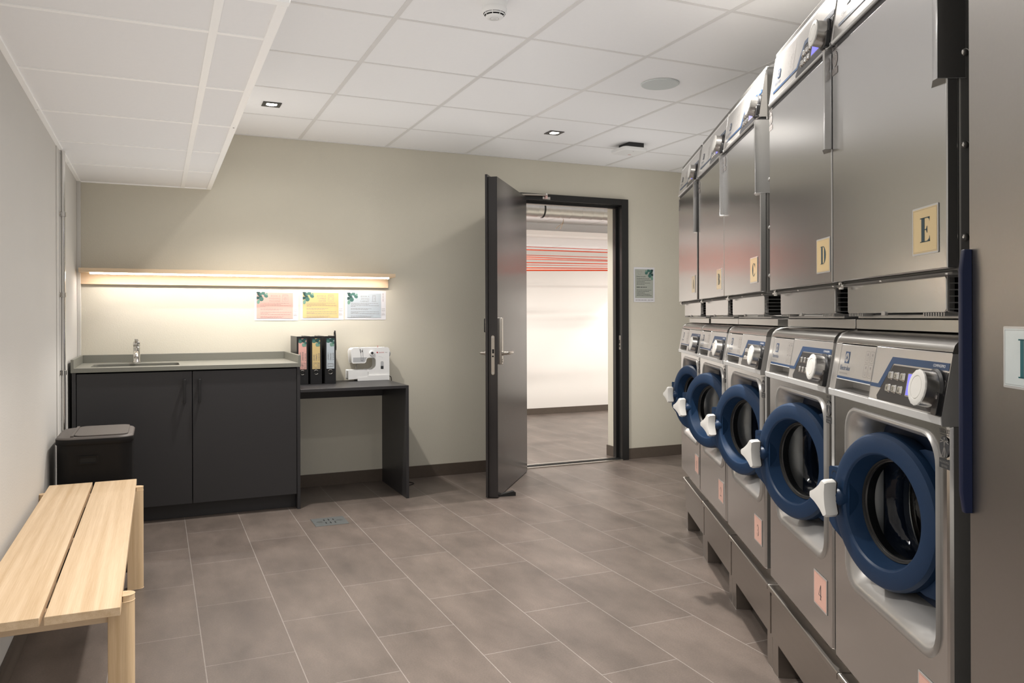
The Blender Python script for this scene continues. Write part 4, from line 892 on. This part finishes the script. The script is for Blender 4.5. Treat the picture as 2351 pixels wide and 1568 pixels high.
b = MB(); b.lathe([(.047, -.034), (.0485, -.040), (.0475, -.050), (.043, -.056), (.040, -.0565), (.039, -.062), (.036, -.0635), (.035, -.066), (.033, -.070), (.028, -.0735), (.0001, -.0745)], WHITEP, 'Z', (0, 0, 0), 40, ms=[WHITEP]*3+[DARKHOLE, WHITEP, DARKHOLE, DARKHOLE]+[WHITEP]*4)
for k in range(8):
    t = 2*PI*k/8+.2; b.cyl((.0425*math.cos(t), .0425*math.sin(t), -.056), (.0345*math.cos(t), .0345*math.sin(t), -.067), .0015, WHITEP, 6)
fr = frame((0, 0, -.0745), (1, 0, 0), (0, -1, 0)); b.ringp(fr, ell(0, 0, .0175, .0175, n=24), ell(0, 0, .0165, .0165, n=24), PRINTG, .0006); b.line(fr, [(-.003, -.002), (.006, .002)], .0018, PRINTG, .0008); b.obj('sensor_head', sd)
sp = thing('ceiling_speaker', 'flat grey round loudspeaker cover in the ceiling', 'speaker', (2.432, 3.525, ZC)); b = MB(); b.lathe([(.100, -.001), (.100, -.005), (.096, -.008), (.0001, -.0085)], SPK, 'Z', (0, 0, 0), 48); b.obj('cover', sp)
ap = thing('wireless_access_point', 'white square wireless box under the ceiling near the dryers', 'access point', (3.10, 4.88, ZC)); 
b = MB(); b.box(-.06, .06, -.10, .04, -.03, 0, BLACK); b.obj('bracket', ap)
b = MB(); P = rrect(-.10, .10, -.10, .10, .03, 6); Q = rrect(-.092, .092, -.092, .092, .026, 6); b.loft([[(x, y, -.030) for x, y in P], [(x, y, -.048) for x, y in P], [(x, y, -.056) for x, y in Q]], WHITEP, True, True)
b.obj('casing', ap, bevel=.002)
b = MB(); fr = frame((0, 0, -.056), (1, 0, 0), (0, -1, 0)); b.flat(fr, [(.02, -.05), (.045, -.05), (.045, -.042), (.02, -.042)], REDP, .0005); b.flat(fr, [(-.01, .06), (.0, .06), (.0, .066), (-.01, .066)], PRINTG, .0005); b.obj('printed_mark', ap, ang=0)

# ================================================================== DRYING ROOM BEHIND THE DOOR
vd = thing('ventilation_duct', 'round galvanised spiral duct under the ceiling of the room behind the door', 'duct', (3.7, 6.5, 2.152)); b = MB(); prof = []
for k in range(-26, 30):
    x = .112*k; prof += [(.0735, x+.003), (.0735, x+.108), (.0744, x+.109), (.0744, x+.112)]
b.lathe(prof, GALV, 'X', (0, 0, 0), 40); b.obj('pipe', vd, ang=18)
b = MB(); b.lathe([(.0765, -.006), (.0775, -.006), (.0775, .006), (.0765, .006)], BLACK, 'X', (-.50, 0, 0), 36); b.obj('strap', vd)
b = MB(); b.tube(smooth([(3.42, 6.5, 2.074), (3.41, 6.5, 2.04), (3.37, 6.5, 2.01), (3.34, 6.5, 1.985)]), .003, TAUPE, 6); b.tube(smooth([(3.422, 6.505, 2.074), (3.415, 6.5, 2.04), (3.395, 6.5, 2.0), (3.385, 6.5, 1.982)]), .003, TAUPE, 6); tag(b.obj('hanging_string', ang=60), 'pale brown string hanging from the round duct behind the door', 'string')
ORD = ['topmost', 'second', 'third', 'fourth', 'fifth', 'sixth', 'seventh', 'eighth', 'lowest']
for i, (x0, y, z0, k, r) in enumerate([(3.772, 8.05, 1.9613, -0.0009, 0.0045), (3.515, 7.5, 1.876, 0.0013, 0.007), (3.702, 7.9, 1.8545, 0.0037, 0.0045), (3.421, 7.3, 1.7843, -0.0091, 0.005), (3.28, 7.0, 1.7396, 0.001, 0.0045), (3.608, 7.7, 1.7574, 0.0103, 0.0065), (3.795, 8.1, 1.7617, 0.0106, 0.004), (3.467, 7.4, 1.6812, 0.0158, 0.0065), (3.186, 6.8, 1.6165, 0.0205, 0.009)]):
    b = MB(); r *= .85; b.cyl((.3, y, z0+k*(.3-x0)), (7.1, y, z0+k*(7.1-x0)), r, CORDR, 10)
    lab = ('%s orange red clothes cord in the room behind the door' % ORD[i]) if i in (0, 8) else ('%s orange red clothes cord from the top behind the door' % ORD[i])
    tag(b.obj('clothes_cord', ang=60), lab, 'clothesline', 'clothes cords behind the door')
# ================================================================== LIGHTS
def spot(x, y, z, e, size=112, blend=.85, r=.035, col=(1, .955, .90)):
    l = bpy.data.lights.new('downlight_or_bounce', 'SPOT'); l.energy = e; l.spot_size = math.radians(size); l.spot_blend = blend; l.shadow_soft_size = r; l.color = col
    o = bpy.data.objects.new('downlight_or_bounce', l); COL.objects.link(o); o.location = (x, y, z); return o
for lx, ly, k, wd in ((.607, 4.756, 1., 5), (2.427, 4.743, 1., 9), (1.81, 2.27, 1.5, 14), (.607, 2.27, .8, 11), (.45, -.3, .5, 8)):  # last lamp, behind the camera, is unseen and added for bounce light
    spot(lx, ly, ZC-.012, 150*k); spot(lx, ly, ZC-.012, wd, 164, .35)
spot(5.7, 8.2, 1.985, 85, 104, .35, .03, (1, .96, .90)); spot(2.7, 6.85, 2.225, 170, 165, .5, .03, (1, .96, .90)); spot(5.6, 7.0, 2.225, 120, 165, .5, .03, (1, .96, .90))
w = bpy.data.worlds.new('world'); S.world = w; w.use_nodes = True; w.node_tree.nodes['Background'].inputs[0].default_value = (.5, .5, .5, 1); w.node_tree.nodes['Background'].inputs[1].default_value = .0

S.cycles.use_fast_gi = True; S.cycles.fast_gi_method = 'ADD'
w.light_settings.ao_factor = .445; w.light_settings.distance = .95
w.node_tree.nodes['Background'].inputs[0].default_value = (1., .96, .90, 1); w.node_tree.nodes['Background'].inputs[1].default_value = 1.
S.view_settings.view_transform = 'Standard'; S.view_settings.look = 'None'; S.view_settings.gamma = 1; S.view_settings.use_curve_mapping = False
S.view_settings.exposure = .10
S.cycles.use_denoising = True
try: S.cycles.denoiser = 'OPENIMAGEDENOISE'
except Exception: pass
S.cycles.max_bounces = 14; S.cycles.diffuse_bounces = 8; S.cycles.glossy_bounces = 6; S.cycles.transmission_bounces = 10
S.cycles.sample_clamp_indirect = 6; S.cycles.caustics_reflective = False; S.cycles.caustics_refractive = False
